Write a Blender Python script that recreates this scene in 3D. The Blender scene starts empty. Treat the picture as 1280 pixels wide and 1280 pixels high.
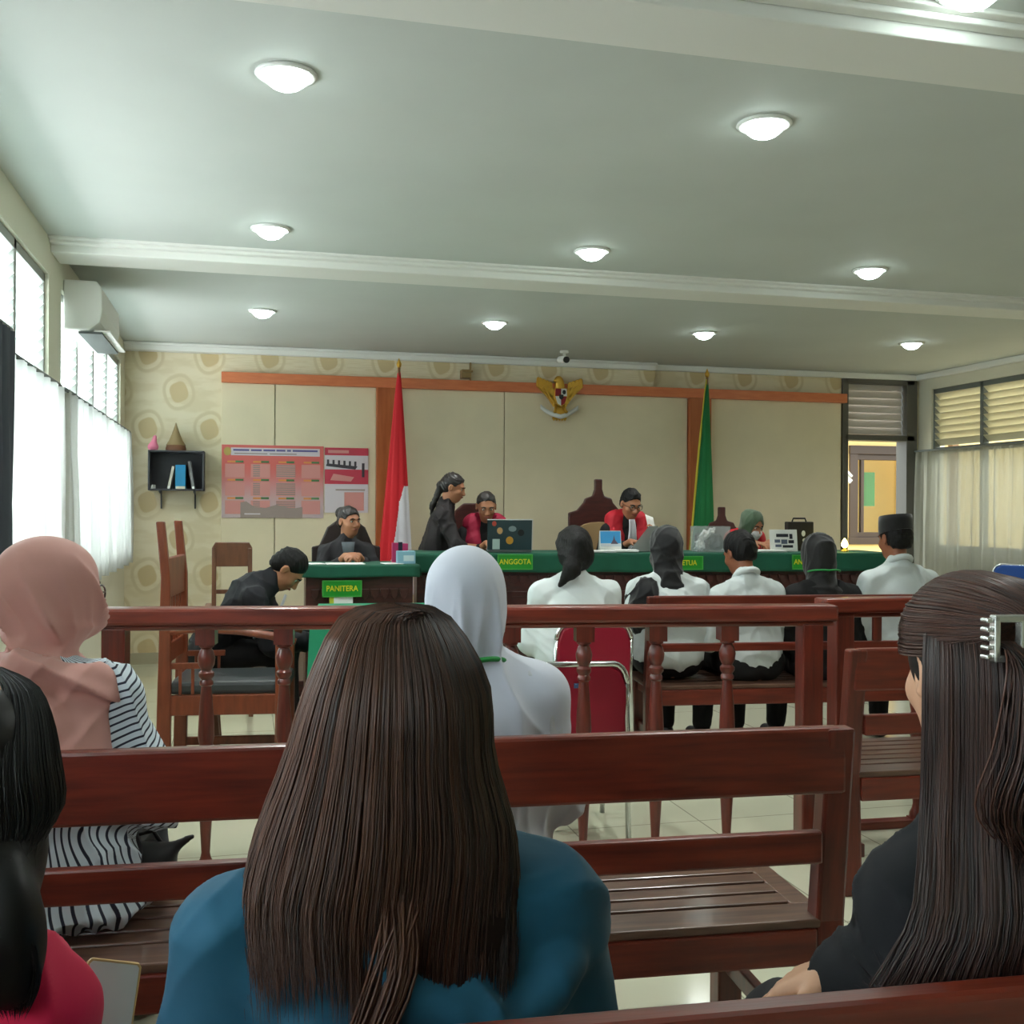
import bpy, math, random
import numpy as np
from mathutils import Vector, Matrix, Euler
random.seed(7); rng = np.random.default_rng(7)
PI = math.pi
scene = bpy.context.scene
C = scene.collection

# ------------------------------------------------------------ camera, world, daylight, exposure
cam_d = bpy.data.cameras.new('camera'); cam = bpy.data.objects.new('camera', cam_d); C.objects.link(cam)
YAW, PITCH, ROLL, FPX = .2497, -.0026, .005, 1320.
_f = Vector((math.sin(YAW)*math.cos(PITCH), math.cos(YAW)*math.cos(PITCH), math.sin(PITCH)))
_r = Vector((math.cos(YAW), -math.sin(YAW), 0)); _u = _r.cross(_f)
_R = _r*math.cos(ROLL)+_u*math.sin(ROLL); _U = _u*math.cos(ROLL)-_r*math.sin(ROLL)
cam.matrix_world = Matrix(((_R.x, _U.x, -_f.x, 0), (_R.y, _U.y, -_f.y, 0), (_R.z, _U.z, -_f.z, 1.4), (0, 0, 0, 1)))
cam_d.sensor_width = 36; cam_d.lens = 36*FPX/1280; cam_d.clip_start = .05
scene.camera = cam

world = bpy.data.worlds.new('world'); scene.world = world; world.use_nodes = True
wn = world.node_tree.nodes; bg = wn['Background']
bg.inputs['Color'].default_value = (.86, .96, 1, 1); bg.inputs['Strength'].default_value = 4.0

def area(name, loc, rot, sx, sy, power, col):
    d = bpy.data.lights.new(name, 'AREA'); d.shape = 'RECTANGLE'; d.size = sx; d.size_y = sy; d.energy = power; d.color = col
    o = bpy.data.objects.new(name, d); C.objects.link(o); o.location = loc; o.rotation_euler = rot
    return o
# daylight falling through the windows (the lamps stand outside the panes)
area('daylight_left_far', (-1.9, 8.05, 2.15), (0, -PI/2+.5, 0), 1.7, 3.1, 210, (.93, .98, 1))
area('daylight_left_near', (-1.9, 4.7, 2.15), (0, -PI/2+.5, 0), 1.7, 3.0, 260, (.93, .98, 1))
area('daylight_left_rear', (-1.9, .3, 2.15), (0, -PI/2+.5, 0), 1.7, 3.4, 100, (.93, .98, 1))
area('daylight_right', (8.7, 7.6, 3.5), (0, PI/2-.8, 0), 1.7, 4.2, 150, (1, .96, .86))
area('daylight_yard', (8.0, 11.2, 4.5), (.5, 0, 0), 3, 2, 90, (1, .95, .82))
scene.view_settings.view_transform = 'Standard'; scene.view_settings.look = 'None'
scene.view_settings.gamma = 1; scene.view_settings.use_curve_mapping = False
scene.view_settings.exposure = -0.06

# ------------------------------------------------------------ helpers
def lin(c):
    return tuple(((v/255)/12.92 if v/255 <= .04045 else ((v/255+.055)/1.055)**2.4) for v in c)
MATS = {}
def M(name, rgb, rough=.6, metal=0, coat=0, spec=.5, emit=None, es=1, noise=0, nscale=20, bump=0, bscale=60, sheen=0, alpha=1, trans=0, nvec=(1, 1, 1), rgb2=None):
    if name in MATS: return MATS[name]
    m = bpy.data.materials.new(name); m.use_nodes = True; MATS[name] = m
    nt = m.node_tree; b = nt.nodes['Principled BSDF']
    c = lin(rgb); b.inputs['Base Color'].default_value = (*c, 1)
    b.inputs['Roughness'].default_value = rough; b.inputs['Metallic'].default_value = metal
    b.inputs['Coat Weight'].default_value = coat; b.inputs['Coat Roughness'].default_value = .15
    b.inputs['Specular IOR Level'].default_value = spec; b.inputs['Sheen Weight'].default_value = sheen
    b.inputs['Alpha'].default_value = alpha; b.inputs['Transmission Weight'].default_value = trans
    if emit: b.inputs['Emission Color'].default_value = (*lin(emit), 1); b.inputs['Emission Strength'].default_value = es
    tc = mp = None
    if noise or bump:
        tc = nt.nodes.new('ShaderNodeTexCoord'); mp = nt.nodes.new('ShaderNodeMapping'); mp.inputs['Scale'].default_value = nvec
        nt.links.new(tc.outputs['Object'], mp.inputs['Vector'])
    if noise:
        n = nt.nodes.new('ShaderNodeTexNoise'); n.inputs['Scale'].default_value = nscale; n.inputs['Detail'].default_value = 5
        nt.links.new(mp.outputs[0], n.inputs['Vector'])
        r = nt.nodes.new('ShaderNodeValToRGB'); r.color_ramp.elements[0].position = .3; r.color_ramp.elements[1].position = .7
        c2 = lin(rgb2) if rgb2 else tuple(min(1, v*(1+noise)) for v in c)
        c1 = c if rgb2 else tuple(v*(1-noise) for v in c)
        r.color_ramp.elements[0].color = (*c1, 1); r.color_ramp.elements[1].color = (*c2, 1)
        nt.links.new(n.outputs['Fac'], r.inputs[0]); nt.links.new(r.outputs[0], b.inputs['Base Color'])
    if bump:
        n = nt.nodes.new('ShaderNodeTexNoise'); n.inputs['Scale'].default_value = bscale; n.inputs['Detail'].default_value = 3
        nt.links.new(mp.outputs[0], n.inputs['Vector'])
        bp = nt.nodes.new('ShaderNodeBump'); bp.inputs['Strength'].default_value = bump; bp.inputs['Distance'].default_value = .01
        nt.links.new(n.outputs['Fac'], bp.inputs['Height']); nt.links.new(bp.outputs[0], b.inputs['Normal'])
    return m

class NT:
    """tiny expression helper for node maths"""
    def __init__(s, m): s.nt = m.node_tree; s.b = s.nt.nodes['Principled BSDF']
    def new(s, t): return s.nt.nodes.new(t)
    def put(s, sock, v):
        if hasattr(v, 'is_output'): s.nt.links.new(v, sock)
        else: sock.default_value = v
    def m(s, op, a, b=0., c=0.):
        n = s.new('ShaderNodeMath'); n.operation = op
        for i, v in enumerate((a, b, c)): s.put(n.inputs[i], v)
        return n.outputs[0]
    def step(s, x, lo, hi):
        n = s.new('ShaderNodeMapRange'); n.interpolation_type = 'SMOOTHSTEP'
        s.put(n.inputs['Value'], x); n.inputs['From Min'].default_value = lo; n.inputs['From Max'].default_value = hi
        return n.outputs[0]
    def mix(s, f, a, b):
        n = s.new('ShaderNodeMix'); n.data_type = 'RGBA'
        s.put(n.inputs[0], f); s.put(n.inputs[6], a); s.put(n.inputs[7], b); return n.outputs[2]
    def xyz(s):
        t = s.new('ShaderNodeTexCoord'); q = s.new('ShaderNodeSeparateXYZ'); s.nt.links.new(t.outputs['Object'], q.inputs[0])
        return q.outputs[0], q.outputs[1], q.outputs[2]
    def attr(s, name):
        a = s.new('ShaderNodeAttribute'); a.attribute_name = name; return a.outputs['Fac']
def rgba(c): return (*lin(c), 1)

# materials
wood = M('red_brown_wood', (78, 25, 16), .36, coat=.25, noise=1, nscale=3.2, nvec=(1.2, 14, 14), rgb2=(122, 45, 28), bump=.05, bscale=9)
wood_v = M('red_brown_wood_upright', (72, 24, 16), .36, coat=.25, noise=1, nscale=3.2, nvec=(14, 14, 1.2), rgb2=(110, 40, 26))
seatwood = M('worn_seat_wood', (70, 44, 34), .3, coat=.3, noise=1, nscale=4, nvec=(1.2, 16, 16), rgb2=(112, 82, 66))
darkwood = M('dark_carved_wood', (50, 22, 20), .42, coat=.15, noise=1, nscale=5, nvec=(2, 8, 8), rgb2=(78, 34, 28))
chairwood = M('chair_wood', (104, 66, 46), .4, coat=.2, noise=1, nscale=4, nvec=(8, 8, 1.5), rgb2=(128, 82, 58))
orangewood = M('orange_wood_trim', (206, 112, 70), .4, noise=1, nscale=3, nvec=(2, 10, 10), rgb2=(218, 128, 84))
pillarwood = M('orange_wood_pillar', (166, 86, 42), .4, noise=1, nscale=3, nvec=(9, 9, 1), rgb2=(188, 104, 56))
panelcream = M('cream_panel', (228, 214, 182), .5, noise=.04, nscale=3)
paint = M('cream_wall_paint', (222, 218, 198), .7)
ceilpaint = M('ceiling_paint', (199, 204, 199), .75, noise=.03, nscale=1.5)
white = M('white_paint', (232, 232, 226), .6)
greenc = M('green_tablecloth', (10, 84, 62), .8, noise=.14, nscale=6)
greensign = M('green_sign', (30, 140, 40), .4)
yellowl = M('yellow_letters', (216, 208, 40), .5)
blackm = M('matt_black', (18, 17, 18), .5)
greyf = M('grey_window_frame', (106, 112, 110), .5)
darkf = M('dark_door_frame', (62, 48, 40), .5)
chrome = M('chrome', (205, 208, 208), .18, metal=1)
gold = M('gold_paint', (216, 168, 66), .35, metal=.6, bump=.4, bscale=60)
paper = M('white_paper', (236, 236, 232), .7)
redc = M('red_bib_cloth', (196, 24, 44), .7, bump=.2, bscale=25)
magc = M('magenta_bib_cloth', (168, 22, 62), .7, bump=.2, bscale=25)
robe = M('black_robe_cloth', (13, 12, 16), .8, bump=.3, bscale=18)
suit = M('black_suit_cloth', (15, 16, 24), .8, bump=.3, bscale=18)
shirtw = M('white_shirt_cloth', (214, 222, 222), .75, bump=.35, bscale=16)
blackcloth = M('black_cloth', (9, 9, 11), .85, bump=.3, bscale=18)
trouser = M('black_trouser_cloth', (14, 13, 16), .85)
skin = M('warm_skin', (176, 118, 86), .5, bump=.03, bscale=200)
skinl = M('light_skin', (208, 158, 126), .48, bump=.03, bscale=200)
skind = M('tan_skin', (150, 92, 64), .5, bump=.03, bscale=200)
lipm = M('lip_skin', (150, 78, 70), .45)
eyew = M('eye_white', (225, 220, 212), .3)
eyed = M('dark_iris', (24, 14, 10), .2)
hairblack = M('black_hair', (8, 7, 7), .6, spec=.3, bump=.6, bscale=90, nvec=(1, 1, .15))
teal = M('teal_cloth', (10, 80, 106), .8, sheen=.1, bump=.12, bscale=20)
navy = M('navy_black_cloth', (5, 6, 14), .85)
crimson = M('crimson_cloth', (226, 14, 74), .75, sheen=.1, bump=.1, bscale=20)
pinkh = M('dusty_pink_scarf', (204, 150, 140), .75, sheen=.2, bump=.06, bscale=14)
whiteh = M('white_scarf', (196, 200, 212), .78, sheen=.1, bump=.06, bscale=14)
greyw = M('pale_grey_blouse', (188, 191, 197), .78, bump=.1, bscale=14)
greenstrap = M('green_strap', (24, 140, 60), .6)

def hair_material(name, a, b, rough=.45):
    m = M(name, a, rough); t = NT(m); f = t.attr('tone')
    t.put(t.b.inputs['Base Color'], t.mix(f, rgba(a), rgba(b)))
    t.b.inputs['Specular IOR Level'].default_value = .36
    return m
hairbrown = hair_material('brown_hair_strands', (22, 11, 8), (92, 56, 38))
hairdark = hair_material('dark_hair_strands', (16, 9, 8), (84, 52, 40))
hairjet = hair_material('jet_hair_strands', (9, 8, 9), (34, 30, 30))

# ------------------------------------------------------------ mesh building
class MB:
    def __init__(s): s.v = []; s.f = []; s.mi = []
    def add(s, vs, fs, mi=0):
        b = len(s.v); s.v += [tuple(map(float, p)) for p in vs]
        for q in fs: s.f.append(tuple(b+i for i in q)); s.mi.append(mi)
        return s
    def box(s, c, d, rot=None, mi=0):
        R = Euler(rot).to_matrix() if rot else Matrix.Identity(3); c = Vector(c); vs = []
        for x in (-.5, .5):
            for y in (-.5, .5):
                for z in (-.5, .5): vs.append(c+R@Vector((x*d[0], y*d[1], z*d[2])))
        return s.add(vs, [(0, 1, 3, 2), (4, 6, 7, 5), (0, 4, 5, 1), (2, 3, 7, 6), (0, 2, 6, 4), (1, 5, 7, 3)], mi)
    def span(s, lo, hi, mi=0):
        return s.box([(a+b)/2 for a, b in zip(lo, hi)], [b-a for a, b in zip(lo, hi)], mi=mi)
    def bar(s, p, q, w, h, mi=0, up=(0, 0, 1)):
        p, q = Vector(p), Vector(q); d = (q-p).normalized(); up = Vector(up)
        if abs(d.dot(up)) > .98: up = Vector((0, 1, 0))
        a = d.cross(up).normalized(); b = a.cross(d); vs = []
        for e in (p, q):
            for i, j in ((-1, -1), (1, -1), (1, 1), (-1, 1)): vs.append(e+a*i*w/2+b*j*h/2)
        return s.add(vs, [(0, 3, 2, 1), (4, 5, 6, 7), (0, 1, 5, 4), (1, 2, 6, 5), (2, 3, 7, 6), (3, 0, 4, 7)], mi)
    def tube(s, pts, r, n=10, mi=0, flat=1.):
        pts = [Vector(p) for p in pts]; m = len(pts); rr = r if hasattr(r, '__len__') else [r]*m
        up = Vector((0, 0, 1)); vs = []; a = None
        for i in range(m):
            d = (pts[min(i+1, m-1)]-pts[max(i-1, 0)]).normalized()
            if a is None:
                a = d.cross(up if abs(d.z) < .95 else Vector((0, 1, 0))).normalized()
            else: a = (a-d*a.dot(d)).normalized()
            b = d.cross(a)
            for k in range(n):
                t = 2*PI*k/n; vs.append(pts[i]+(a*math.cos(t)+b*math.sin(t)*flat)*rr[i])
        fs = [(i*n+k, i*n+(k+1) % n, (i+1)*n+(k+1) % n, (i+1)*n+k) for i in range(m-1) for k in range(n)]
        fs += [tuple(range(n-1, -1, -1)), tuple((m-1)*n+k for k in range(n))]
        return s.add(vs, fs, mi)
    def lathe(s, prof, c=(0, 0, 0), n=20, mi=0):
        vs = []; m = len(prof)
        for r, z in prof:
            for k in range(n): t = 2*PI*k/n; vs.append((c[0]+r*math.cos(t), c[1]+r*math.sin(t), c[2]+z))
        fs = [(i*n+k, i*n+(k+1) % n, (i+1)*n+(k+1) % n, (i+1)*n+k) for i in range(m-1) for k in range(n)]
        fs += [tuple(range(n-1, -1, -1)), tuple((m-1)*n+k for k in range(n))]
        return s.add(vs, fs, mi)
    def prism(s, out, d0, d1, plane='xz', mi=0):
        n = len(out); ar = sum(out[i][0]*out[(i+1) % n][1]-out[(i+1) % n][0]*out[i][1] for i in range(n))
        if ar < 0: out = out[::-1]
        def P(a, b, d): return (a, d, b) if plane == 'xz' else ((a, b, d) if plane == 'xy' else (d, a, b))
        vs = [P(a, b, d0) for a, b in out]+[P(a, b, d1) for a, b in out]
        fs = [tuple(range(n)), tuple(range(2*n-1, n-1, -1))]+[(i, i+n, (i+1) % n+n, (i+1) % n) for i in range(n)]
        if plane != 'xz' and d1 > d0 or plane == 'xz' and d1 < d0: fs = [q[::-1] for q in fs]
        return s.add(vs, fs, mi)
    def ball(s, c, r, n=12, mi=0):
        r = r if hasattr(r, '__len__') else (r,)*3; vs = []; m = n//2
        for i in range(m+1):
            a = PI*i/m
            for k in range(n):
                t = 2*PI*k/n; vs.append((c[0]+r[0]*math.sin(a)*math.cos(t), c[1]+r[1]*math.sin(a)*math.sin(t), c[2]+r[2]*math.cos(a)))
        return s.add(vs, [(i*n+k, (i+1)*n+k, (i+1)*n+(k+1) % n, i*n+(k+1) % n) for i in range(m) for k in range(n)], mi)
    def loft(s, rows, mi=0, closed=True, cap=True):
        n = len(rows[0]); m = len(rows); vs = [p for r in rows for p in r]
        kk = n if closed else n-1
        fs = [(i*n+k, i*n+(k+1) % n, (i+1)*n+(k+1) % n, (i+1)*n+k) for i in range(m-1) for k in range(kk)]
        if cap and closed: fs += [tuple(range(n-1, -1, -1)), tuple((m-1)*n+k for k in range(n))]
        return s.add(vs, fs, mi)

def link(name, me, parent=None, mats=(), smooth=False, bevel=0):
    me.name = name
    for m in (mats if isinstance(mats, (list, tuple)) else [mats]): me.materials.append(m)
    o = bpy.data.objects.new(name, me); C.objects.link(o)
    if parent is not None: o.parent = parent
    if smooth: me.polygons.foreach_set('use_smooth', [True]*len(me.polygons))
    if bevel:
        b = o.modifiers.new('bevel', 'BEVEL'); b.width = bevel; b.segments = 2; b.limit_method = 'ANGLE'; b.angle_limit = .7
    return o
def part(name, mb, mats, parent=None, smooth=False, bevel=0, label=None):
    me = bpy.data.meshes.new(name); me.from_pydata(mb.v, [], mb.f)
    if any(mb.mi): me.polygons.foreach_set('material_index', mb.mi)
    me.update()
    if smooth == 'auto':
        o = link(name, me, parent, mats, True, bevel); me.set_sharp_from_angle(angle=.7)
    else: o = link(name, me, parent, mats, smooth, bevel)
    if label: o['label'] = label
    return o
def thing(name, label, cat, loc=(0, 0, 0), rz=0, group=None):
    o = bpy.data.objects.new(name, None); C.objects.link(o); o.empty_display_size = .1
    o.location = loc; o.rotation_euler = (0, 0, rz); o['label'] = label; o['category'] = cat
    if group: o['group'] = group
    return o
def tag(o, label, cat, group=None):
    o['label'] = label; o['category'] = cat
    if group: o['group'] = group
    return o
def struct(name, mb, mats, parent=None, **k):
    o = part(name, mb, mats, parent, **k)
    if parent is None: o['kind'] = 'structure'
    return o
def dup(root, loc, rz, label, group=None):
    r = root.copy(); C.objects.link(r); r.location = loc; r.rotation_euler = (0, 0, rz); r['label'] = label
    if group: r['group'] = group
    for ch in list(root.children):
        c = ch.copy(); C.objects.link(c); c.parent = r
        for g in list(ch.children):
            d = g.copy(); C.objects.link(d); d.parent = c
    return r
def text_mb(s, size, depth, sx=1.):
    cu = bpy.data.curves.new('lettering', 'FONT'); cu.body = s; cu.size = size; cu.extrude = depth; cu.align_x = 'CENTER'; cu.align_y = 'CENTER'
    cu.resolution_u = 3; cu.offset = size*.012
    o = bpy.data.objects.new('lettering', cu); C.objects.link(o)
    me = bpy.data.meshes.new_from_object(o.evaluated_get(bpy.context.evaluated_depsgraph_get()))
    mb = MB(); mb.add([(v.co.x*sx, -v.co.z, v.co.y) for v in me.vertices], [tuple(p.vertices) for p in me.polygons])
    bpy.data.objects.remove(o); bpy.data.curves.remove(cu); bpy.data.meshes.remove(me)
    return mb                                              # stands upright, reads from -y

# ------------------------------------------------------------ soft bodies: blended capsules and ellipsoids, meshed as ONE surface
class Blob:
    def __init__(s): s.p = []
    def cap(s, a, b, ra, rb=None, k=.03, sub=False):
        s.p.append(('c', np.array(a, float), np.array(b, float), ra, ra if rb is None else rb, k, sub)); return s
    def ell(s, c, r, R=None, k=.03, sub=False):
        s.p.append(('e', np.array(c, float), np.array(r, float), None if R is None else np.array(R, float), 0, k, sub)); return s
    def cut(s, pt, n, k=.01):                              # removes the side the normal points to
        n = np.array(n, float); s.p.append(('h', np.array(pt, float), n/np.linalg.norm(n), 0, 0, k, True)); return s
    def mesh(s, h=.008, disp=None):
        lo = np.full(3, 1e9); hi = np.full(3, -1e9)
        for q in s.p:
            if q[6]: continue
            if q[0] == 'c': l = np.minimum(q[1]-q[3], q[2]-q[4]); u = np.maximum(q[1]+q[3], q[2]+q[4])
            else:
                m = q[2] if q[3] is None else np.sqrt(((q[3]*q[2])**2).sum(1)); l = q[1]-m; u = q[1]+m
            lo = np.minimum(lo, l); hi = np.maximum(hi, u)
        lo -= .03; hi += .03; n = np.ceil((hi-lo)/h).astype(int)+1
        ax = [(lo[i]+h*np.arange(n[i])).astype(np.float32) for i in range(3)]
        f = np.full(n, .1, np.float32)
        for kind, a, b, c1, c2, k, sub in s.p:
            if kind == 'h': sl = (slice(None),)*3
            else:
                if kind == 'c': l = np.minimum(a-c1, b-c2); u = np.maximum(a+c1, b+c2)
                else:
                    m = b if c1 is None else np.sqrt(((c1*b)**2).sum(1)); l = a-m; u = a+m
                l = l-.07; u = u+.07
                i0 = np.clip(np.floor((l-lo)/h).astype(int), 0, n); i1 = np.clip(np.ceil((u-lo)/h).astype(int)+1, 0, n)
                if (i1 <= i0).any(): continue
                sl = tuple(slice(i0[i], i1[i]) for i in range(3))
            X = ax[0][sl[0]][:, None, None]; Y = ax[1][sl[1]][None, :, None]; Z = ax[2][sl[2]][None, None, :]
            if kind == 'c':
                d = (b-a).astype(np.float32); L = max(float(d@d), 1e-9)
                x = X-a[0]; y = Y-a[1]; z = Z-a[2]
                t = np.clip((x*d[0]+y*d[1]+z*d[2])/L, 0, 1)
                D = np.sqrt((x-t*d[0])**2+(y-t*d[1])**2+(z-t*d[2])**2)-(c1+(c2-c1)*t)
            elif kind == 'e':
                x = X-a[0]; y = Y-a[1]; z = Z-a[2]
                if c1 is not None:
                    Q = c1.T; x, y, z = (Q[i][0]*x+Q[i][1]*y+Q[i][2]*z for i in range(3))
                k0 = np.sqrt((x/b[0])**2+(y/b[1])**2+(z/b[2])**2); k1 = np.sqrt((x/b[0]**2)**2+(y/b[1]**2)**2+(z/b[2]**2)**2)
                D = k0*(k0-1)/np.maximum(k1, 1e-6)
            else:
                D = -((X-a[0])*b[0]+(Y-a[1])*b[1]+(Z-a[2])*b[2])
            g = f[sl]; D = D.astype(np.float32)
            if sub: hh = np.maximum(k-np.abs(-g-D), 0)/k; f[sl] = -(np.minimum(-g, D)-hh*hh*k/4)
            else: hh = np.maximum(k-np.abs(g-D), 0)/k; f[sl] = np.minimum(g, D)-hh*hh*k/4
        f[0], f[-1] = .1, .1; f[:, 0], f[:, -1] = .1, .1; f[:, :, 0], f[:, :, -1] = .1, .1
        ins = f < 0; cnt = np.zeros(n-1, np.int8); sl2 = [slice(None, -1), slice(1, None)]
        cor = [(i, j, k) for i in (0, 1) for j in (0, 1) for k in (0, 1)]
        for i, j, k in cor: cnt += ins[sl2[i], sl2[j], sl2[k]]
        I = np.argwhere((cnt > 0) & (cnt < 8)); idx = np.full(n-1, -1, np.int64); idx[tuple(I.T)] = np.arange(len(I))
        P = np.zeros((len(I), 3)); W = np.zeros(len(I))
        for a in cor:
            for ax_ in range(3):
                if a[ax_]: continue
                b2 = list(a); b2[ax_] = 1; fa = f[tuple((I+a).T)]; fb = f[tuple((I+b2).T)]; mk = (fa < 0) != (fb < 0)
                t = np.where(mk, fa/np.where(mk, fa-fb, 1), 0); q = I+np.array(a, float); q[:, ax_] += t; P[mk] += q[mk]; W += mk
        P = lo+(P/W[:, None])*h
        F = []
        for ax_ in range(3):
            A = [slice(None)]*3; B = [slice(None)]*3; A[ax_] = slice(None, -1); B[ax_] = slice(1, None)
            E = np.argwhere(ins[tuple(A)] != ins[tuple(B)]); u_, v_ = (ax_+1) % 3, (ax_+2) % 3
            du = np.zeros(3, int); dv = np.zeros(3, int); du[u_] = 1; dv[v_] = 1
            q = np.stack([idx[tuple((E-o).T)] for o in (du+dv, dv, 0*du, du)], 1)
            fl = ~ins[tuple(E.T)]; q[fl] = q[fl][:, ::-1]; F.append(q)
        F = np.concatenate(F)
        for _ in range(2):                                 # light relaxation
            S = np.zeros_like(P); Wn = np.zeros(len(P))
            for i in range(4):
                np.add.at(S, F[:, i], P[F[:, (i+1) % 4]]); np.add.at(S, F[:, i], P[F[:, (i+3) % 4]]); np.add.at(Wn, F[:, i], 2)
            P = P*.5+.5*S/Wn[:, None]
        if disp is not None:
            e1 = P[F[:, 2]]-P[F[:, 0]]; e2 = P[F[:, 3]]-P[F[:, 1]]; fn = np.cross(e1, e2); N = np.zeros_like(P)
            for i in range(4): np.add.at(N, F[:, i], fn)
            N /= np.maximum(np.linalg.norm(N, axis=1), 1e-12)[:, None]
            P = P+N*disp(P, N)[:, None]
        me = bpy.data.meshes.new('soft')
        me.vertices.add(len(P)); me.vertices.foreach_set('co', P.astype(np.float32).ravel())
        me.loops.add(F.size); me.loops.foreach_set('vertex_index', F.astype(np.int32).ravel())
        me.polygons.add(len(F)); me.polygons.foreach_set('loop_start', np.arange(0, F.size, 4, dtype=np.int32))
        me.update(calc_edges=True); me.validate()
        return me
def soft(name, blob, mat, parent, h=.008, disp=None, label=None, attrs=None):
    me = blob.mesh(h, disp); o = link(name, me, parent, mat, True)
    if attrs:
        co = np.empty(len(me.vertices)*3, np.float32); me.vertices.foreach_get('co', co); co = co.reshape(-1, 3)
        for an, fn in attrs.items():
            at_ = me.attributes.new(an, 'FLOAT', 'POINT'); at_.data.foreach_set('value', fn(co).astype(np.float32))
    if label: o['label'] = label
    return o
def creases(seed, amp=.005, f=22, zs=.6, ns=4):
    r = np.random.default_rng(seed); ds = [(r.normal(size=3)*np.array([1, 1, zs]), r.uniform(0, 6), r.uniform(.6, 1.5)) for _ in range(ns)]
    def fn(P, N):
        o = np.zeros(len(P))
        w = .03*np.sin(P[:, 2]*17+P[:, 0]*13)+.02*np.sin(P[:, 1]*23+1)
        for d, ph, g in ds:
            d = d/np.linalg.norm(d); o += (1-np.abs(np.sin((P@d+w)*f*g*1.1+ph)))**2-.35
        return amp*o/ns*4.5
    return fn

def spline(pts, n):
    pts = np.array(pts, float); m = len(pts); t = np.linspace(0, m-1, n); i = np.clip(t.astype(int), 0, m-2); u = (t-i)[:, None]
    p0 = pts[np.maximum(i-1, 0)]; p1 = pts[i]; p2 = pts[i+1]; p3 = pts[np.minimum(i+2, m-1)]
    return .5*(2*p1+(p2-p0)*u+(2*p0-5*p1+4*p2-p3)*u**2+(3*p1-p0-3*p2+p3)*u**3)
def strands(name, paths, mat, parent, radius=.0016, n=16, tones=None, taper=True, wave=1.):
    V = []; F = []; T = []; base = 0
    prof = np.ones(n)
    if taper: prof = np.clip(np.minimum(1, .5+np.linspace(0, 4, n)), 0, 1)*np.clip((1-np.linspace(0, 1, n))*4, .12, 1)
    for j, p in enumerate(paths):
        q = spline(p, n); tw = np.linspace(0, 1, n); q = q+np.outer(np.sin(tw*rng.uniform(5, 13)+rng.uniform(0, 6))*tw*wave*rng.uniform(0, .0045), [.9, .4, 0])+np.outer(np.sin(tw*rng.uniform(4, 10)+rng.uniform(0, 6))*tw*wave*rng.uniform(0, .003), [.1, .9, .2]); d = np.gradient(q, axis=0); d /= np.maximum(np.linalg.norm(d, axis=1), 1e-9)[:, None]
        a = np.cross(d, [0.31, .72, .2]); a /= np.maximum(np.linalg.norm(a, axis=1), 1e-9)[:, None]; b = np.cross(d, a)
        r = (radius[j] if hasattr(radius, '__len__') else radius)*prof[:, None]
        ring = np.stack([q+a*r, q+b*r, q-a*r, q-b*r], 1).reshape(-1, 3); V.append(ring)
        i = np.arange(n-1)[:, None]*4; k = np.arange(4)[None]; k2 = (k+1) % 4
        F.append((np.stack([i+k, i+k2, i+4+k2, i+4+k], 2).reshape(-1, 4))+base); base += 4*n
        T.append(np.full(4*n, tones[j] if tones is not None else .5))
    V = np.concatenate(V); F = np.concatenate(F); T = np.concatenate(T)
    me = bpy.data.meshes.new(name); me.vertices.add(len(V)); me.vertices.foreach_set('co', V.astype(np.float32).ravel())
    me.loops.add(F.size); me.loops.foreach_set('vertex_index', F.astype(np.int32).ravel())
    me.polygons.add(len(F)); me.polygons.foreach_set('loop_start', np.arange(0, F.size, 4, dtype=np.int32))
    me.update(calc_edges=True)
    at_ = me.attributes.new('tone', 'FLOAT', 'POINT'); at_.data.foreach_set('value', T.astype(np.float32))
    return link(name, me, parent, mat, True)

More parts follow.
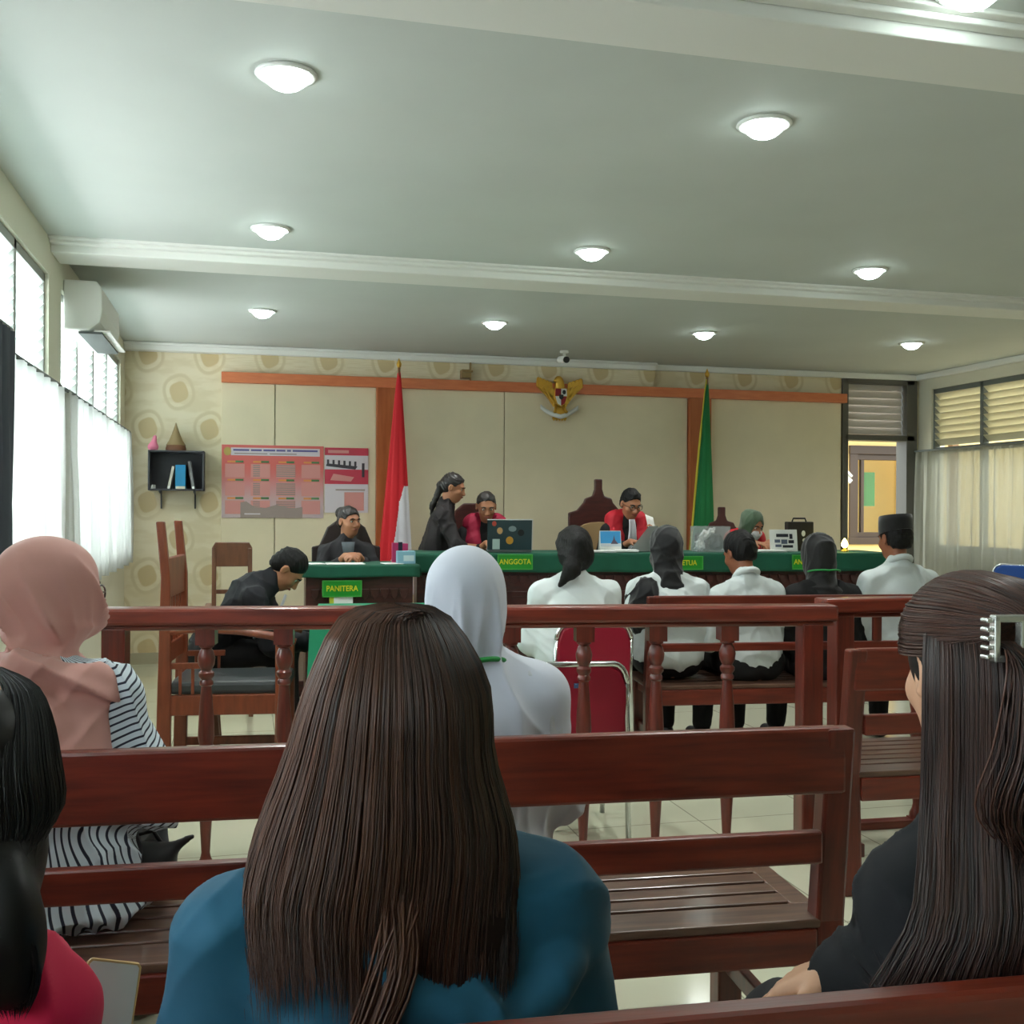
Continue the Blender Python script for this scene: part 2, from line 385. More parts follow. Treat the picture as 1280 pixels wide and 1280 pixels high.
# ------------------------------------------------------------ people
def rotm(yaw=0, pitch=0, roll=0):
    return np.array(Matrix.Rotation(yaw, 3, 'Z') @ Matrix.Rotation(-pitch, 3, 'X') @ Matrix.Rotation(roll, 3, 'Y'))
class Fig:
    def __init__(s, label, loc, rz, seat=.44, lean=.05, side=0., twist=0., hp=0., hy=0., hr=0., sh=.165, fat=1., neck=.5, hs=1., legs=None, skin=None, group=None):
        s.root = thing('person', label, 'person', loc, rz, group)
        s.fat = fat; s.hs = hs; s.skin = skin
        s.H = np.array([0, 0, seat+.1]); d = np.array([math.sin(side), math.sin(lean)*math.cos(side), math.cos(lean)*math.cos(side)]); s.d = d
        x = np.array([math.cos(twist), math.sin(twist), 0]); x = x-d*(x@d); x /= np.linalg.norm(x); y = np.cross(d, x); s.T = np.stack([x, y, d], 1)
        s.N = s.H+d*neck; s.S = {'L': s.H+d*(neck-.115)-x*sh, 'R': s.H+d*(neck-.115)+x*sh}; s.x = x; s.neck = neck
        s.R = rotm(hy, hp, hr); s.hc = s.N+np.array([0, 0, .025])*1+s.R@np.array([0, .02, .105*hs])
        s.legs = legs if legs is not None else {sd: (s.H+np.array([g*.1, .43, .0]), np.array([g*.11, .46, .09])) for sd, g in (('L', -1), ('R', 1))}
        s.arms = {sd: (s.S[sd]+np.array([g*.06, .02, -.26]), s.S[sd]+np.array([-g*.05, .24, -.29]), (-g*.5, .8, -.1), (-g*.3, 0, -1), .5) for sd, g in (('L', -1), ('R', 1))}
        s.parts = []
    def hpnt(s, p): return s.hc+s.R@(np.array(p)*s.hs)
    def arm(s, sd, el, wr, fd=(0, 1, 0), pn=(0, 0, -1), curl=.5): s.arms[sd] = (np.array(el, float), np.array(wr, float), fd, pn, curl)
    def head_prims(s, B, q=None):
        R = s.R; h = s.hs; P = s.hpnt
        def e(c, r, k=.02, sub=False): B.ell(P(c), np.array(r)*h, R, k, sub)
        e((0, -.012, .03), (.074, .093, .085)); e((0, .028, -.03), (.061, .066, .085), .03); e((0, .045, -.085), (.036, .04, .03), .03)
        e((0, .075, .022), (.05, .02, .012), .02)
        for g in (-1, 1):
            e((g*.036, .062, -.028), (.024, .026, .022), .02)
            e((g*.031, .098, .004), (.019, .016, .012), .01, True)
            e((g*.079, -.008, -.005), (.010, .02, .032), .008); e((g*.085, .0, -.003), (.006, .01, .018), .006, True)
            e((g*.012, .1, -.034), (.009, .01, .008), .008)
        B.cap(P((0, .09, .01)), P((0, .112, -.03)), .008*h, .012*h, .012)
        e((0, .088, -.058), (.024, .014, .012), .01)
    def hand(s, B, w, fd, pn, curl, sd, sc=1.):
        d = np.array(fd, float); d /= np.linalg.norm(d); n = np.array(pn, float); n = n-d*(n@d); n /= np.linalg.norm(n)
        t = np.cross(d, n)*(1 if sd == 'R' else -1); t = -t   # towards the thumb
        w = np.array(w, float); L = (.07, .078, .072, .056)
        for i in range(4):
            kn = w+d*(.085-.004*abs(i-1))*sc+t*(.031-.021*i)*sc; B.cap(w+t*(.012-.008*i), kn, .017*sc, .0105*sc, .012)
            p = kn; a = 0.
            for j in range(3):
                a += curl*(.7 if j == 0 else .9); v = d*math.cos(a)+n*math.sin(a)+t*(.06-.04*i); v /= np.linalg.norm(v)
                q = p+v*L[i]*(.45, .32, .23)[j]*sc; B.cap(p, q, (.0095-.001*j)*sc, (.0088-.001*j)*sc, .004); p = q
        b = w+d*.02*sc+t*.018*sc; m = b+(d*.6+t*.75+n*.25)*.042*sc; q = m+(d*.9+t*.3+n*.45)*.034*sc
        B.cap(b, m, .015*sc, .0105*sc, .01); B.cap(m, q, .0105*sc, .008*sc, .006)
    def body(s, h=.006, hands='LR', lo=True, legs=True):
        B = Blob(); T = s.T; H = s.H; d = s.d; nk = s.neck
        B.ell(H, (.15, .11, .11)); B.ell(H+d*.2, (.12, .085, .17), T, .06); B.ell(H+d*(nk-.2), (.135, .09, .15), T, .05)
        B.cap(s.S['L'], s.S['R'], .04, k=.04)
        for sd in 'LR': B.cap(s.S[sd]+d*.0, s.N-d*.035, .04, .05, .03)
        B.cap(s.N-d*.04, s.hpnt((0, -.02, -.06)), .05, .047, .03)
        for sd in 'LR':
            e, w, fd, pn, cu = s.arms[sd]
            B.cap(s.S[sd], e, .046, .036, .03); B.cap(e, w, .036, .026, .02); s.hand(B, w, fd, pn, cu, sd)
            if legs:
                k_, a = s.legs[sd]; g = -1 if sd == 'L' else 1
                B.cap(H+s.x*g*.085, k_, .078, .054, .05); B.cap(k_, a, .054, .036, .03)
                v = np.array([g*.1, .9, -.25]); v /= np.linalg.norm(v); B.cap(a+np.array([0, -.02, -.035]), a+v*.15+np.array([0, 0, -.02]), .034, .026, .03)
        s.head_prims(B)
        soft('body', B, s.skin, s.root, h)
    def top(s, mat, name='shirt', g=.018, h=.008, amp=.004, seed=1, sleeves=1., hem=.0, disp=None, attrs=None, extra=None, wide=1., collar=True):
        B = Blob(); T = s.T; H = s.H; d = s.d; nk = s.neck; f = s.fat
        g = g*.7
        B.ell(H+d*(.05+hem), (.160*f*wide+g, .115*f+g, .125), T, .04); B.ell(H+d*.2, (.135*f*wide+g, .096*f+g, .17), T, .05); B.ell(H+d*(nk-.2), (.142*f+g, .094*f+g, .15), T, .05)
        B.ell(H+d*(nk-.27), (abs(s.S['R']-s.S['L']).max()*.5+.045, .072+g, .17), T, .05); B.ell(H+d*.13, (.175*f+g, .1+g, .13), T, .05)
        B.cap(s.S['L'], s.S['R'], .043+g, k=.04)
        for sd in 'LR': B.cap(s.S[sd], s.N-d*.04, .043+g, .048+g, .03)
        B.cap(s.N-d*.05, s.N+d*(.008 if collar else -.03), .062, .056, .03)
        for sd in 'LR':
            e, w = s.arms[sd][:2]; we = e+(w-e)*(sleeves-1 if sleeves > 1 else 0)
            B.cap(s.S[sd], e if sleeves >= 1 else s.S[sd]+(e-s.S[sd])*sleeves, .047+g, .042+g, .03)
            if sleeves > 1: B.cap(e, we, .042+g, .032+g, .03)
        if extra: extra(B)
        return soft(name, B, mat, s.root, h, disp or creases(seed, amp), attrs=attrs)
    def legs_cloth(s, mat, name='trousers', h=.009, g=.014, skirt=False, shoes=True):
        B = Blob(); H = s.H
        B.ell(H+np.array([0, .02, -.01]), (.16*s.fat+g, .125+g, .105), None, .05)
        for sd, gg in (('L', -1), ('R', 1)):
            k_, a = s.legs[sd]; B.cap(H+s.x*gg*.085, k_, .08+g, .06+g, .05 if not skirt else .12); B.cap(k_, a+np.array([0, 0, .03]), .058+g, .046+g+(.05 if skirt else 0), .04)
        soft(name, B, mat, s.root, h, creases(3, .003))
        if shoes:
            for sd, gg in (('L', -1), ('R', 1)):
                a = s.legs[sd][1]; b = Blob(); v = np.array([gg*.1, 1, 0]); v /= np.linalg.norm(v)
                b.cap(a+np.array([0, -.03, -.045]), a+v*.14+np.array([0, 0, -.055]), .042, .035, .03); b.cap(a+np.array([0, 0, -.01]), a+np.array([0, 0, -.05]), .04, .045, .03)
                b.cut((0, 0, .002), (0, 0, -1)); soft('shoe', b, blackm, s.root, .008)
    def face(s, brow=hairblack, lips=lipm):
        R = s.R; h = s.hs
        m = MB(); mi = MB()
        for g in (-1, 1):
            m.ball(s.hpnt((g*.031, .075, .003)), .0125*h, 12); m.ball(s.hpnt((g*.031, .0825, .002)), .0068*h, 10, mi=1)
        part('eyes', m, [eyew, eyed], s.root, True)
        b = MB()
        for g in (-1, 1): b.tube([s.hpnt(p) for p in ((g*.014, .095, .021), (g*.032, .095, .027), (g*.05, .08, .02))], [.0045*h, .005*h, .003*h], 8)
        part('eyebrows', b, brow, s.root, True)
        l = MB(); l.tube([s.hpnt(p) for p in ((-.024, .089, -.059), (-.01, .102, -.056), (0, .103, -.058), (.01, .102, -.056), (.024, .089, -.059))], [.003*h, .006*h, .0055*h, .006*h, .003*h], 8)
        part('lips', l, lips, s.root, True)
    def short_hair(s, mat=hairblack, line=.055, g=.008, top=.0):
        B = Blob(); h = s.hs; R = s.R
        B.ell(s.hpnt((0, -.012, .032)), np.array((.074+g, .094+g, .086+g+top))*h, R); B.ell(s.hpnt((0, -.05, -.01)), np.array((.07, .062, .075))*h, R, .02)
        B.cut(s.hpnt((0, .068, line)), R@np.array((0, .75, -.66)), .01); B.cut(s.hpnt((0, -.05, -.062)), R@np.array((0, .1, -1)), .01)
        for gg in (-1, 1): B.ell(s.hpnt((gg*.085, .012, -.02)), (.022, .03, .04), R, .01, True)
        soft('hair', B, mat, s.root, .006, creases(5, .003, 60))
    def glasses(s, mat=blackm):
        m = MB()
        for g in (-1, 1):
            m.tube([s.hpnt((g*.033+.024*math.cos(t), .104-.004*abs(math.cos(t)), .002+.019*math.sin(t))) for t in np.linspace(0, 2*PI, 17)], .0022, 6)
            m.tube([s.hpnt(p) for p in ((g*.057, .1, .006), (g*.08, .06, .006), (g*.085, 0, .005))], .002, 6)
        m.tube([s.hpnt(p) for p in ((-.009, .104, .004), (.009, .104, .004))], .002, 6)
        part('glasses', m, mat, s.root, True)
    def scarf(s, mat, drape=.2, w=.19, front=.12, back=.14, g=.02, seed=2, h=.007, open_=True, disp=None, name='headscarf', face_cut=True):
        """a head covering: cap over the skull, close at the neck, cape over the shoulders"""
        B = Blob(); R = s.R; hh = s.hs
        B.ell(s.hpnt((0, -.015, .022)), np.array((.08+g, .1+g, .095+g))*hh, R); B.ell(s.hpnt((0, .005, -.06)), np.array((.066+g, .075+g, .075))*hh, R, .05)
        B.cap(s.hpnt((0, -.01, -.09)), s.N-s.d*.02, .075, .09, .05)
        c = s.N-s.d*(.05+drape*.45)
        B.ell(c, (w, .105, drape*.62), s.T, .04)
        if face_cut: B.ell(s.hpnt((0, .105, -.01)), np.array((.055, .06, .08))*hh, R, .012, True)
        return soft(name, B, mat, s.root, h, disp or creases(seed, .005, 26))

# ------------------------------------------------------------ the setting
XL, XR, YB, YR, ZC = -1.02, 7.05, 9.95, -2.6, 2.86
def curtain_material(name, col, tl, tr):
    m = bpy.data.materials.new(name); m.use_nodes = True; nt = m.node_tree; nt.nodes.remove(nt.nodes['Principled BSDF']); out = nt.nodes['Material Output']
    d_ = nt.nodes.new('ShaderNodeBsdfDiffuse'); l_ = nt.nodes.new('ShaderNodeBsdfTranslucent'); p_ = nt.nodes.new('ShaderNodeBsdfTransparent'); a_ = nt.nodes.new('ShaderNodeMixShader'); b_ = nt.nodes.new('ShaderNodeMixShader')
    d_.inputs[0].default_value = rgba(col); l_.inputs[0].default_value = rgba(col); a_.inputs[0].default_value = tl; b_.inputs[0].default_value = tr
    nt.links.new(d_.outputs[0], a_.inputs[1]); nt.links.new(l_.outputs[0], a_.inputs[2]); nt.links.new(a_.outputs[0], b_.inputs[1]); nt.links.new(p_.outputs[0], b_.inputs[2]); nt.links.new(b_.outputs[0], out.inputs[0])
    return m
glassm = curtain_material('louvre_glass', (236, 244, 242), .7, .35)
# floor: polished cream tiles
fm = M('cream_floor_tiles', (214, 214, 190), .12, coat=.5); t = NT(fm); x, y, z = t.xyz()
fx = t.m('FRACT', t.m('DIVIDE', t.m('ADD', x, 10.), .6)); fy = t.m('FRACT', t.m('DIVIDE', t.m('ADD', y, 10.), .6))
j = t.m('MINIMUM', t.m('MINIMUM', fx, t.m('SUBTRACT', 1., fx)), t.m('MINIMUM', fy, t.m('SUBTRACT', 1., fy)))
nz = t.new('ShaderNodeTexNoise'); nz.inputs['Scale'].default_value = 3; nz.inputs['Detail'].default_value = 6
t.put(t.b.inputs['Base Color'], t.mix(t.step(j, .002, .008), rgba((150, 148, 130)), t.mix(nz.outputs['Fac'], rgba((200, 200, 172)), rgba((224, 224, 202)))))
struct('floor', MB().span((XL-.2, YR-.2, -.1), (XR+.2, YB+.2, 0)), fm)
struct('ceiling', MB().span((XL-.2, YR-.2, ZC), (XR+.2, YB+.2, ZC+.1)), ceilpaint)
for k, (y0, y1) in enumerate(((6.2, 6.5), (2.72, 3.0))):
    m = MB().span((XL, y0, ZC-.07), (XR, y1, ZC+.01))
    m.span((XL, y0-.05, ZC-.03), (XR, y0, ZC+.01)).span((XL, y1, ZC-.03), (XR, y1+.05, ZC+.01))
    m.span((XL, y0-.09, ZC-.014), (XR, y0-.05, ZC+.01)).span((XL, y1+.05, ZC-.014), (XR, y1+.09, ZC+.01))
    struct(f'trim_{k+1}', m, white, bevel=.006)['label'] = 'white moulded ceiling beam crossing the room'
# wallpaper with damask medallions on a staggered grid
wp = M('damask_wallpaper', (226, 212, 178), .65); t = NT(wp); x, y, z = t.xyz()
def damask(off):
    row = t.m('ADD', z, off[1]); u = t.m('SUBTRACT', t.m('FRACT', t.m('DIVIDE', t.m('ADD', x, off[0]), .53)), .5); v = t.m('SUBTRACT', t.m('FRACT', t.m('DIVIDE', row, .66)), .5)
    du = t.m('MULTIPLY', u, .53); dv = t.m('MULTIPLY', v, .66*.84)
    an = t.m('ARCTAN2', dv, du); wob = t.m('MULTIPLY', t.m('SINE', t.m('MULTIPLY', an, 4.)), .004)
    return t.m('ADD', t.m('SQRT', t.m('ADD', t.m('MULTIPLY', du, du), t.m('MULTIPLY', dv, dv))), wob)
d = t.m('MINIMUM', damask((10.1, 10.1)), damask((10.365, 10.43)))
core = t.m('SUBTRACT', 1., t.step(d, .072, .088)); ring = t.m('MULTIPLY', t.step(d, .108, .118), t.m('SUBTRACT', 1., t.step(d, .13, .15)))
nz = t.new('ShaderNodeTexNoise'); nz.inputs['Scale'].default_value = 26; nz.inputs['Detail'].default_value = 3
base = t.mix(t.step(nz.outputs['Fac'], .45, .6), rgba((229, 217, 188)), rgba((221, 207, 174)))
t.put(t.b.inputs['Base Color'], t.mix(core, t.mix(ring, base, rgba((214, 199, 164))), rgba((206, 185, 142))))
# back wall with the door opening
DX0, DX1, DZ = 6.15, 6.99, 2.8
m = MB().span((XL-.2, YB, 0), (DX0, YB+.15, ZC)).span((DX1, YB, 0), (XR+.2, YB+.15, ZC)).span((DX0, YB, DZ), (DX1, YB+.15, ZC))
struct('wall_back', m, wp)
struct('wall_front', MB().span((XL-.2, YR-.15, 0), (XR+.2, YR, ZC)), paint)
# side walls with window openings
def side_wall(name, x0, x1, opens, z0, z1):
    m = MB(); m.span((x0, YR, 0), (x1, YB, z0)); m.span((x0, YR, z1), (x1, YB, ZC)); y = YR
    for a, b in opens: m.span((x0, y, z0), (x1, a, z1)); y = b
    m.span((x0, y, z0), (x1, YB, z1)); struct(name, m, paint)
WL = [(-1.4, 2.1), (3.1, 6.15), (6.55, 9.6)]; WR = [(0.0, 3.6), (5.2, 9.72)]
side_wall('wall_left', XL-.16, XL, WL, 1.0, 2.66); side_wall('wall_right', XR, XR+.16, WR, 1.0, 2.69)
louvm = M('cream_louvre_blade', (214, 208, 178), .35, trans=.25)
def window(n, x, s, y0, y1, z0, z1, zt, nb, frame, blade, bladename):
    """frame with a transom; louvre blades above it, panes below. s: outward sign"""
    f = MB(); xa, xb = sorted((x+s*.02, x+s*.09))
    for a, b in ((z0, z0+.05), (zt-.03, zt+.03), (z1-.05, z1)): f.span((xa, y0, a), (xb, y1, b))
    ys = [y0+(y1-y0)*i/nb for i in range(nb+1)]
    for i, yy in enumerate(ys): f.span((xa, max(y0, yy-.025), z0), (xb, min(y1, yy+.025), z1))
    w = struct(f'window_{n}', f, frame, bevel=.004)
    for i in range(nb):
        b = MB(); k = 8
        for j in range(k):
            zc = zt+.05+(z1-zt-.1)*(j+.5)/k; b.box((x+s*.055, (ys[i]+ys[i+1])/2, zc), (.09, ys[i+1]-ys[i]-.05, .006), (0, s*.75, 0))
        part('louvre_blades', b, blade, w)
        p = MB().span((x+s*.05-.003, ys[i]+.025, z0+.05), (x+s*.05+.003, ys[i+1]-.025, zt-.03))
        part('pane', p, M('window_glass', (245, 250, 250), .05, trans=1), w)
    return w
lframe = M('pale_grey_window_frame', (150, 152, 146), .5)
window(1, XL, -1, *WL[2], 1.0, 2.66, 2.09, 4, lframe, glassm, 'louvre'); window(2, XL, -1, *WL[1], 1.0, 2.66, 2.09, 4, lframe, glassm, 'louvre'); window(3, XL, -1, *WL[0], 1.0, 2.66, 2.09, 4, lframe, glassm, 'louvre')
window(4, XR, 1, *WR[1], 1.0, 2.69, 2.04, 6, greyf, louvm, 'louvre'); window(5, XR, 1, *WR[0], 1.0, 2.69, 2.04, 4, greyf, louvm, 'louvre')
# cornices
struct('trim_3', MB().span((XL, YB-.12, ZC-.07), (3.98, YB, ZC)).span((3.98, YB-.05, ZC-.06), (XR, YB, ZC)).span((XL, YB-.16, ZC-.025), (3.98, YB-.12, ZC)), white, bevel=.01)
struct('trim_4', MB().span((XR-.06, YR, ZC-.06), (XR, YB, ZC)), white, bevel=.01)
struct('trim_5', MB().span((-.19, YB-.07, 2.6), (3.98, YB-.001, ZC-.07)), wp)   # papered band standing proud of the wall
skirt = M('tile_skirting', (176, 168, 144), .3)
struct('baseboard_back', MB().span((XL, YB-.015, 0), (DX0, YB, .1)), skirt)
struct('baseboard_left', MB().span((XL, YR, 0), (XL+.015, YB-.02, .1)), skirt)
struct('baseboard_right', MB().span((XR-.015, YR, 0), (XR, YB-.02, .1)), skirt)
# door opening: frame and louvred transom
f = MB().span((DX0-.03, YB-.03, 0), (DX0+.04, YB+.16, DZ)).span((DX1-.1, YB-.03, 0), (DX1+.03, YB+.16, DZ)).span((DX0, YB-.03, DZ-.05), (DX1, YB+.16, DZ+.02)).span((DX0, YB-.03, 2.15), (DX1, YB+.16, 2.21))
dr = struct('door_1', f, [M('grey_brown_door_frame', (92, 90, 84), .5)], bevel=.005); dr['label'] = 'open doorway with grey louvred transom in the back right corner'
b = MB()
for jz in range(7): b.box((.5*(DX0+DX1)-.03, YB+.06, 2.26+jz*.078), (DX1-DX0-.16, .012, .085), (-.35, 0, 0))
part('transom_louvre', b, M('pale_lilac_louvre', (206, 198, 192), .5), dr)
# outside: yard ground, neighbouring building with a dark framed window
struct('exterior_ground', MB().span((XL-6, YB+.15, -.15), (XR+8, 22, -.02)), M('yard_concrete', (190, 180, 150), .8))
struct('exterior_ground_side', MB().span((XR+.16, -6, -.15), (XR+8, YB+.15, -.02)), M('yard_concrete', (190, 180, 150), .8))
yel = M('yellow_plaster', (232, 204, 140), .8)
m = MB().span((6.0, 13.2, 0), (8.26, 13.4, 3.6)).span((8.26, 13.2, 0), (9.24, 13.4, .95)).span((8.26, 13.2, 2.25), (9.24, 13.4, 3.6)).span((9.24, 13.2, 0), (15, 13.4, 3.6)).span((7.9, 13.9, 0), (10.4, 14.0, 3.6))
struct('exterior_building', m, yel)
struct('exterior_building_side', MB().span((10.4, -4, 0), (10.6, 11.5, 2.35)), M('yellow_plaster_side', (226, 210, 160), .8))
w = thing('exterior_window', 'dark timber framed window of the yellow building seen through the open doorway', 'window', (8.74, 13.2, 0))
f = MB()
for a, b_ in (((-.5, -.04, .93), (.52, .12, 1.03)), ((-.5, -.04, 2.2), (.52, .12, 2.32)), ((-.495, -.034, 1.03), (-.37, .118, 2.2)), ((.4, -.034, 1.03), (.515, .118, 2.2))): f.span(a, b_)
f.span((-.3, .004, 1.1), (-.25, .056, 2.12)).span((-.37, .0, 1.03), (.4, .05, 1.1)).span((-.37, 0, 2.12), (.4, .05, 2.2)).span((.3, .004, 1.1), (.4, .046, 2.12))
part('window_frame', f, darkf, w, bevel=.005)
part('notice_board', MB().span((-.24, .10, 1.47), (-.02, .12, 1.95)), M('green_board', (60, 150, 96), .6), w, label='green notice board behind the glass')
part('pane', MB().span((-.37, .055, 1.03), (.4, .062, 2.2)), MATS['window_glass'], w)
e = MB(); e.bar((7.2, 12.4, 2.3), (7.72, 12.4, 1.78), .2, .06); e.bar((7.2, 12.4, 2.37), (7.72, 12.4, 1.85), .24, .03)
tag(part('exterior_roof_edge', e, M('pale_fascia', (206, 206, 200), .6)), 'slanting pale roof edge seen through the left of the doorway', 'roof edge')
e = MB().span((6.4, 12.9, 2.42), (9.8, 13.0, 2.5)).span((6.4, 12.9, -.03), (6.5, 13.0, 2.8)).span((9.7, 12.9, -.03), (9.8, 13.0, 2.8)).span((6.4, 12.9, 2.7), (9.4, 13.0, 2.8))
tag(part('exterior_pergola', e, M('brown_timber', (120, 92, 62), .7)), 'brown timber beams across the yellow building outside the door', 'pergola')  # beams in one plain brown

# panelled court wall: cream boards, orange timber rail and two pillars
m = MB()
for a, b_ in ((-.19, .278), (.286, 1.2), (1.4, 2.43), (2.438, 4.33), (4.56, 6.06)): m.span((a, YB-.09, .1), (b_, YB-.001, 2.53))
struct('trim_6', m, panelcream, bevel=.003)['label'] = 'cream wall panelling behind the judges'
struct('trim_7', MB().span((-.19, YB-.15, 2.525), (6.1, YB-.07, 2.62)), orangewood, bevel=.004)['label'] = 'orange wooden rail above the cream panels'
struct('trim_8', MB().span((1.2, YB-.14, .1), (1.4, YB-.02, 2.525)), pillarwood, bevel=.004)['label'] = 'left orange wooden pillar'
struct('trim_9', MB().span((4.335, YB-.14, .1), (4.57, YB-.02, 2.525)), pillarwood, bevel=.004)['label'] = 'right orange wooden pillar'
struct('floor_dais', MB().span((1.25, 8.42, 0), (5.9, YB-.1, .18)), darkwood, bevel=.01)
struct('floor_step', MB().span((.1, 7.97, 0), (1.24, YB-.1, .12)), darkwood, bevel=.01)

# ------------------------------------------------------------ curtains
sheer = curtain_material('sheer_white_curtain', (226, 228, 224), .58, .28)
sheer2 = curtain_material('sheer_grey_curtain', (206, 206, 196), .5, .42)
def curtain(name, label, x, y0, y1, z0, z1, mat, waves, amp=.035, group=None, seed=0):
    r = np.random.default_rng(seed); n = waves*10+1; ys = np.linspace(y0, y1, n); ph = np.cumsum(r.uniform(.75, 1.25, n))*2*PI/10; rows = []
    for z in np.linspace(z1, z0, 9):
        k = (z1-z)/(z1-z0); a = amp*(.6+.5*k); rows.append([(x+a*math.sin(p)+.01*math.sin(3*p+z*3), yy+.012*math.cos(p*1.3), z+.012*math.sin(p*.5)*k) for yy, p in zip(ys, ph)])
    m = MB(); m.loft(rows, closed=False, cap=False); root = thing(name, label, 'curtain', (0, 0, 0), 0, group)
    o = part('fabric', m, mat, root, True); so = o.modifiers.new('thickness', 'SOLIDIFY'); so.thickness = .002
    rod = MB().tube([(x, y0-.03, z1+.01), (x, y1+.03, z1+.01)], .011, 10)
    for yy in (y0+.02, y1-.02): rod.span((min(x, XL if x < 3 else x), yy-.01, z1), (max(x, XR if x > 3 else x), yy+.01, z1+.02))
    part('curtain_rod', rod, greyf, root, True); return root
curtain('curtain', 'long white sheer curtain on the left window nearest the wall shelf', XL+.07, 6.27, 9.62, .93, 2.04, sheer, 15, seed=1)
curtain('curtain', 'white sheer curtain on the left window nearer the camera, beside the dark grey drape', XL+.07, 4.78, 6.05, .93, 2.04, sheer, 6, seed=2)
curtain('curtain', 'dark grey drape hanging at the left edge, before the white sheers', XL+.09, 3.9, 4.70, .93, 2.12, M('dark_grey_drape', (64, 70, 78), .8), 6, .03, seed=3)
curtain('curtain', 'grey white sheer curtain along the right hand window', XR-.08, 5.0, 9.86, .5, 2.03, sheer2, 26, .03, seed=4)

# ------------------------------------------------------------ ceiling downlights
lampm = M('downlight_lens', (255, 255, 255), .4, emit=(235, 255, 250), es=22)
rimm = M('downlight_rim', (236, 238, 234), .4)
def downlight(x, y, label):
    r = thing('downlight', label, 'ceiling light', (x, y, ZC), 0, 'round ceiling downlights')
    part('rim', MB().lathe([(.08, 0), (.102, 0), (.104, -.006), (.096, -.013), (.082, -.011), (.08, -.002)], n=28), rimm, r, True)
    part('lens', MB().lathe([(.0, -.058), (.025, -.055), (.048, -.045), (.066, -.030), (.076, -.014), (.08, -.003), (.08, -.001), (0, -.001)], n=28), lampm, r, True)  # lens widened and domed, its shape stands in for bloom round the lamp
    d = bpy.data.lights.new('downlight_glow', 'SPOT'); d.energy = 55; d.spot_size = 2.5; d.spot_blend = .8; d.shadow_soft_size = .06; d.color = (.98, 1, .96)
    o = bpy.data.objects.new('downlight_glow', d); C.objects.link(o); o.parent = r; o.location = (0, 0, -.075)
rowname = {8.03: 'row nearest the judges', 5.66: 'second row, before the far beam', 3.63: 'third row, between the beams'}
colname = {.135: 'left end', 1.9: 'second from the left', 3.67: 'third from the left', 5.62: 'right end'}
for yy in rowname:
    for xx in colname:
        if yy < 6 and xx > (5 if yy > 5 else 3): continue
        downlight(xx, yy, f'round bright downlight in the {rowname[yy]}, {colname[xx]}')
downlight(1.97, 2.54, 'round downlight cut by the top edge, on the near side of the near beam')


# ------------------------------------------------------------ wooden benches and balustrades
def bench(label, x0, x1, y, rz, top=.9, group='long slatted wooden benches', mid=False, nleg=2):
    """back at y=0, seat towards +y; x0..x1 along its length; the origin at its left rear foot"""
    L = x1-x0; r = thing('bench', label, 'bench', (x0, y, 0), rz, group); W = .07
    for xa in (0, L-W):
        m = MB(); m.add([(xa, -.05, top), (xa+W, -.05, top), (xa+W, .0, top), (xa, .0, top), (xa, .0, .44), (xa+W, .0, .44), (xa+W, .06, .44), (xa, .06, .44), (xa, -.02, 0), (xa+W, -.02, 0), (xa+W, .05, 0), (xa, .05, 0)],
                        [(0, 1, 2, 3), (0, 4, 5, 1), (3, 2, 6, 7), (0, 3, 7, 4), (1, 5, 6, 2), (4, 8, 9, 5), (7, 6, 10, 11), (4, 7, 11, 8), (5, 9, 10, 6), (8, 11, 10, 9)])
        part('rear_leg', m, wood_v, r, bevel=.008)
    m = MB(); h = .15 if not mid else .075
    m.prism([(W*.3, top-h), (L-W*.3, top-h), (L-W*.3, top-.005), (L-W*.6, top+.003), (W*.6, top+.003), (W*.3, top-.005)], -.045, -.008)
    part('top_rail', m, wood, r, bevel=.008)
    z = .66 if not mid else .68
    part('lower_rail', MB().span((W, -.03, z-.075 if not mid else z-.045), (L-W, .0, z)), wood, r, bevel=.006)
    if mid:
        for i in range(1, 5): part('back_upright', MB().span((L*i/5-.025, -.03, z), (L*i/5+.025, -.005, top-h)), wood_v, r, bevel=.005)
    part('rear_apron', MB().span((W, -.005, .34), (L-W, .03, .425)), wood, r, bevel=.006)
    part('front_apron', MB().span((W, .5, .34), (L-W, .53, .425)), wood, r, bevel=.006)
    m = MB(); n = 7; d = .5
    m.span((.03, .0, .425), (L-.03, .105, .447))
    for i in range(n-1): a = .118+i*.071; m.span((.05, a, .425), (L-.05, a+.059, .447))
    for xa in (.03, L-.09): m.span((xa, .1, .424), (xa+.06, .545, .4475))
    part('seat', m, seatwood, r, bevel=.004)
    for xa in (.06, L-.13):
        part('front_leg', MB().span((xa, .47, 0), (xa+.07, .54, .425)), wood_v, r, bevel=.006)
        part('side_rail', MB().span((xa+.02, .04, .35), (xa+.055, .5, .42)), wood_v, r, bevel=.004)
        part('stretcher', MB().span((xa+.02, .04, .12), (xa+.05, .48, .17)), wood_v, r, bevel=.004)
    return r
rA = math.atan2(2.203-2.335, 1.386+.355)
bench('long wooden bench with the pink and white headscarf women, its whole back towards the camera', -.93, 1.38, 2.378, rA)
bench('nearest wooden bench, only the top edge of its back showing at the bottom', -.95, 1.75, 1.055, -.062, top=.915)
bench('wooden bench right of the aisle, half hidden by the woman with the hair clip', 2.12, 4.6, 3.42, -.07)
bench('far wooden bench under the people in white shirts and the man in the cap', 2.11, 4.3, 5.34, -.11, top=.935, mid=True)

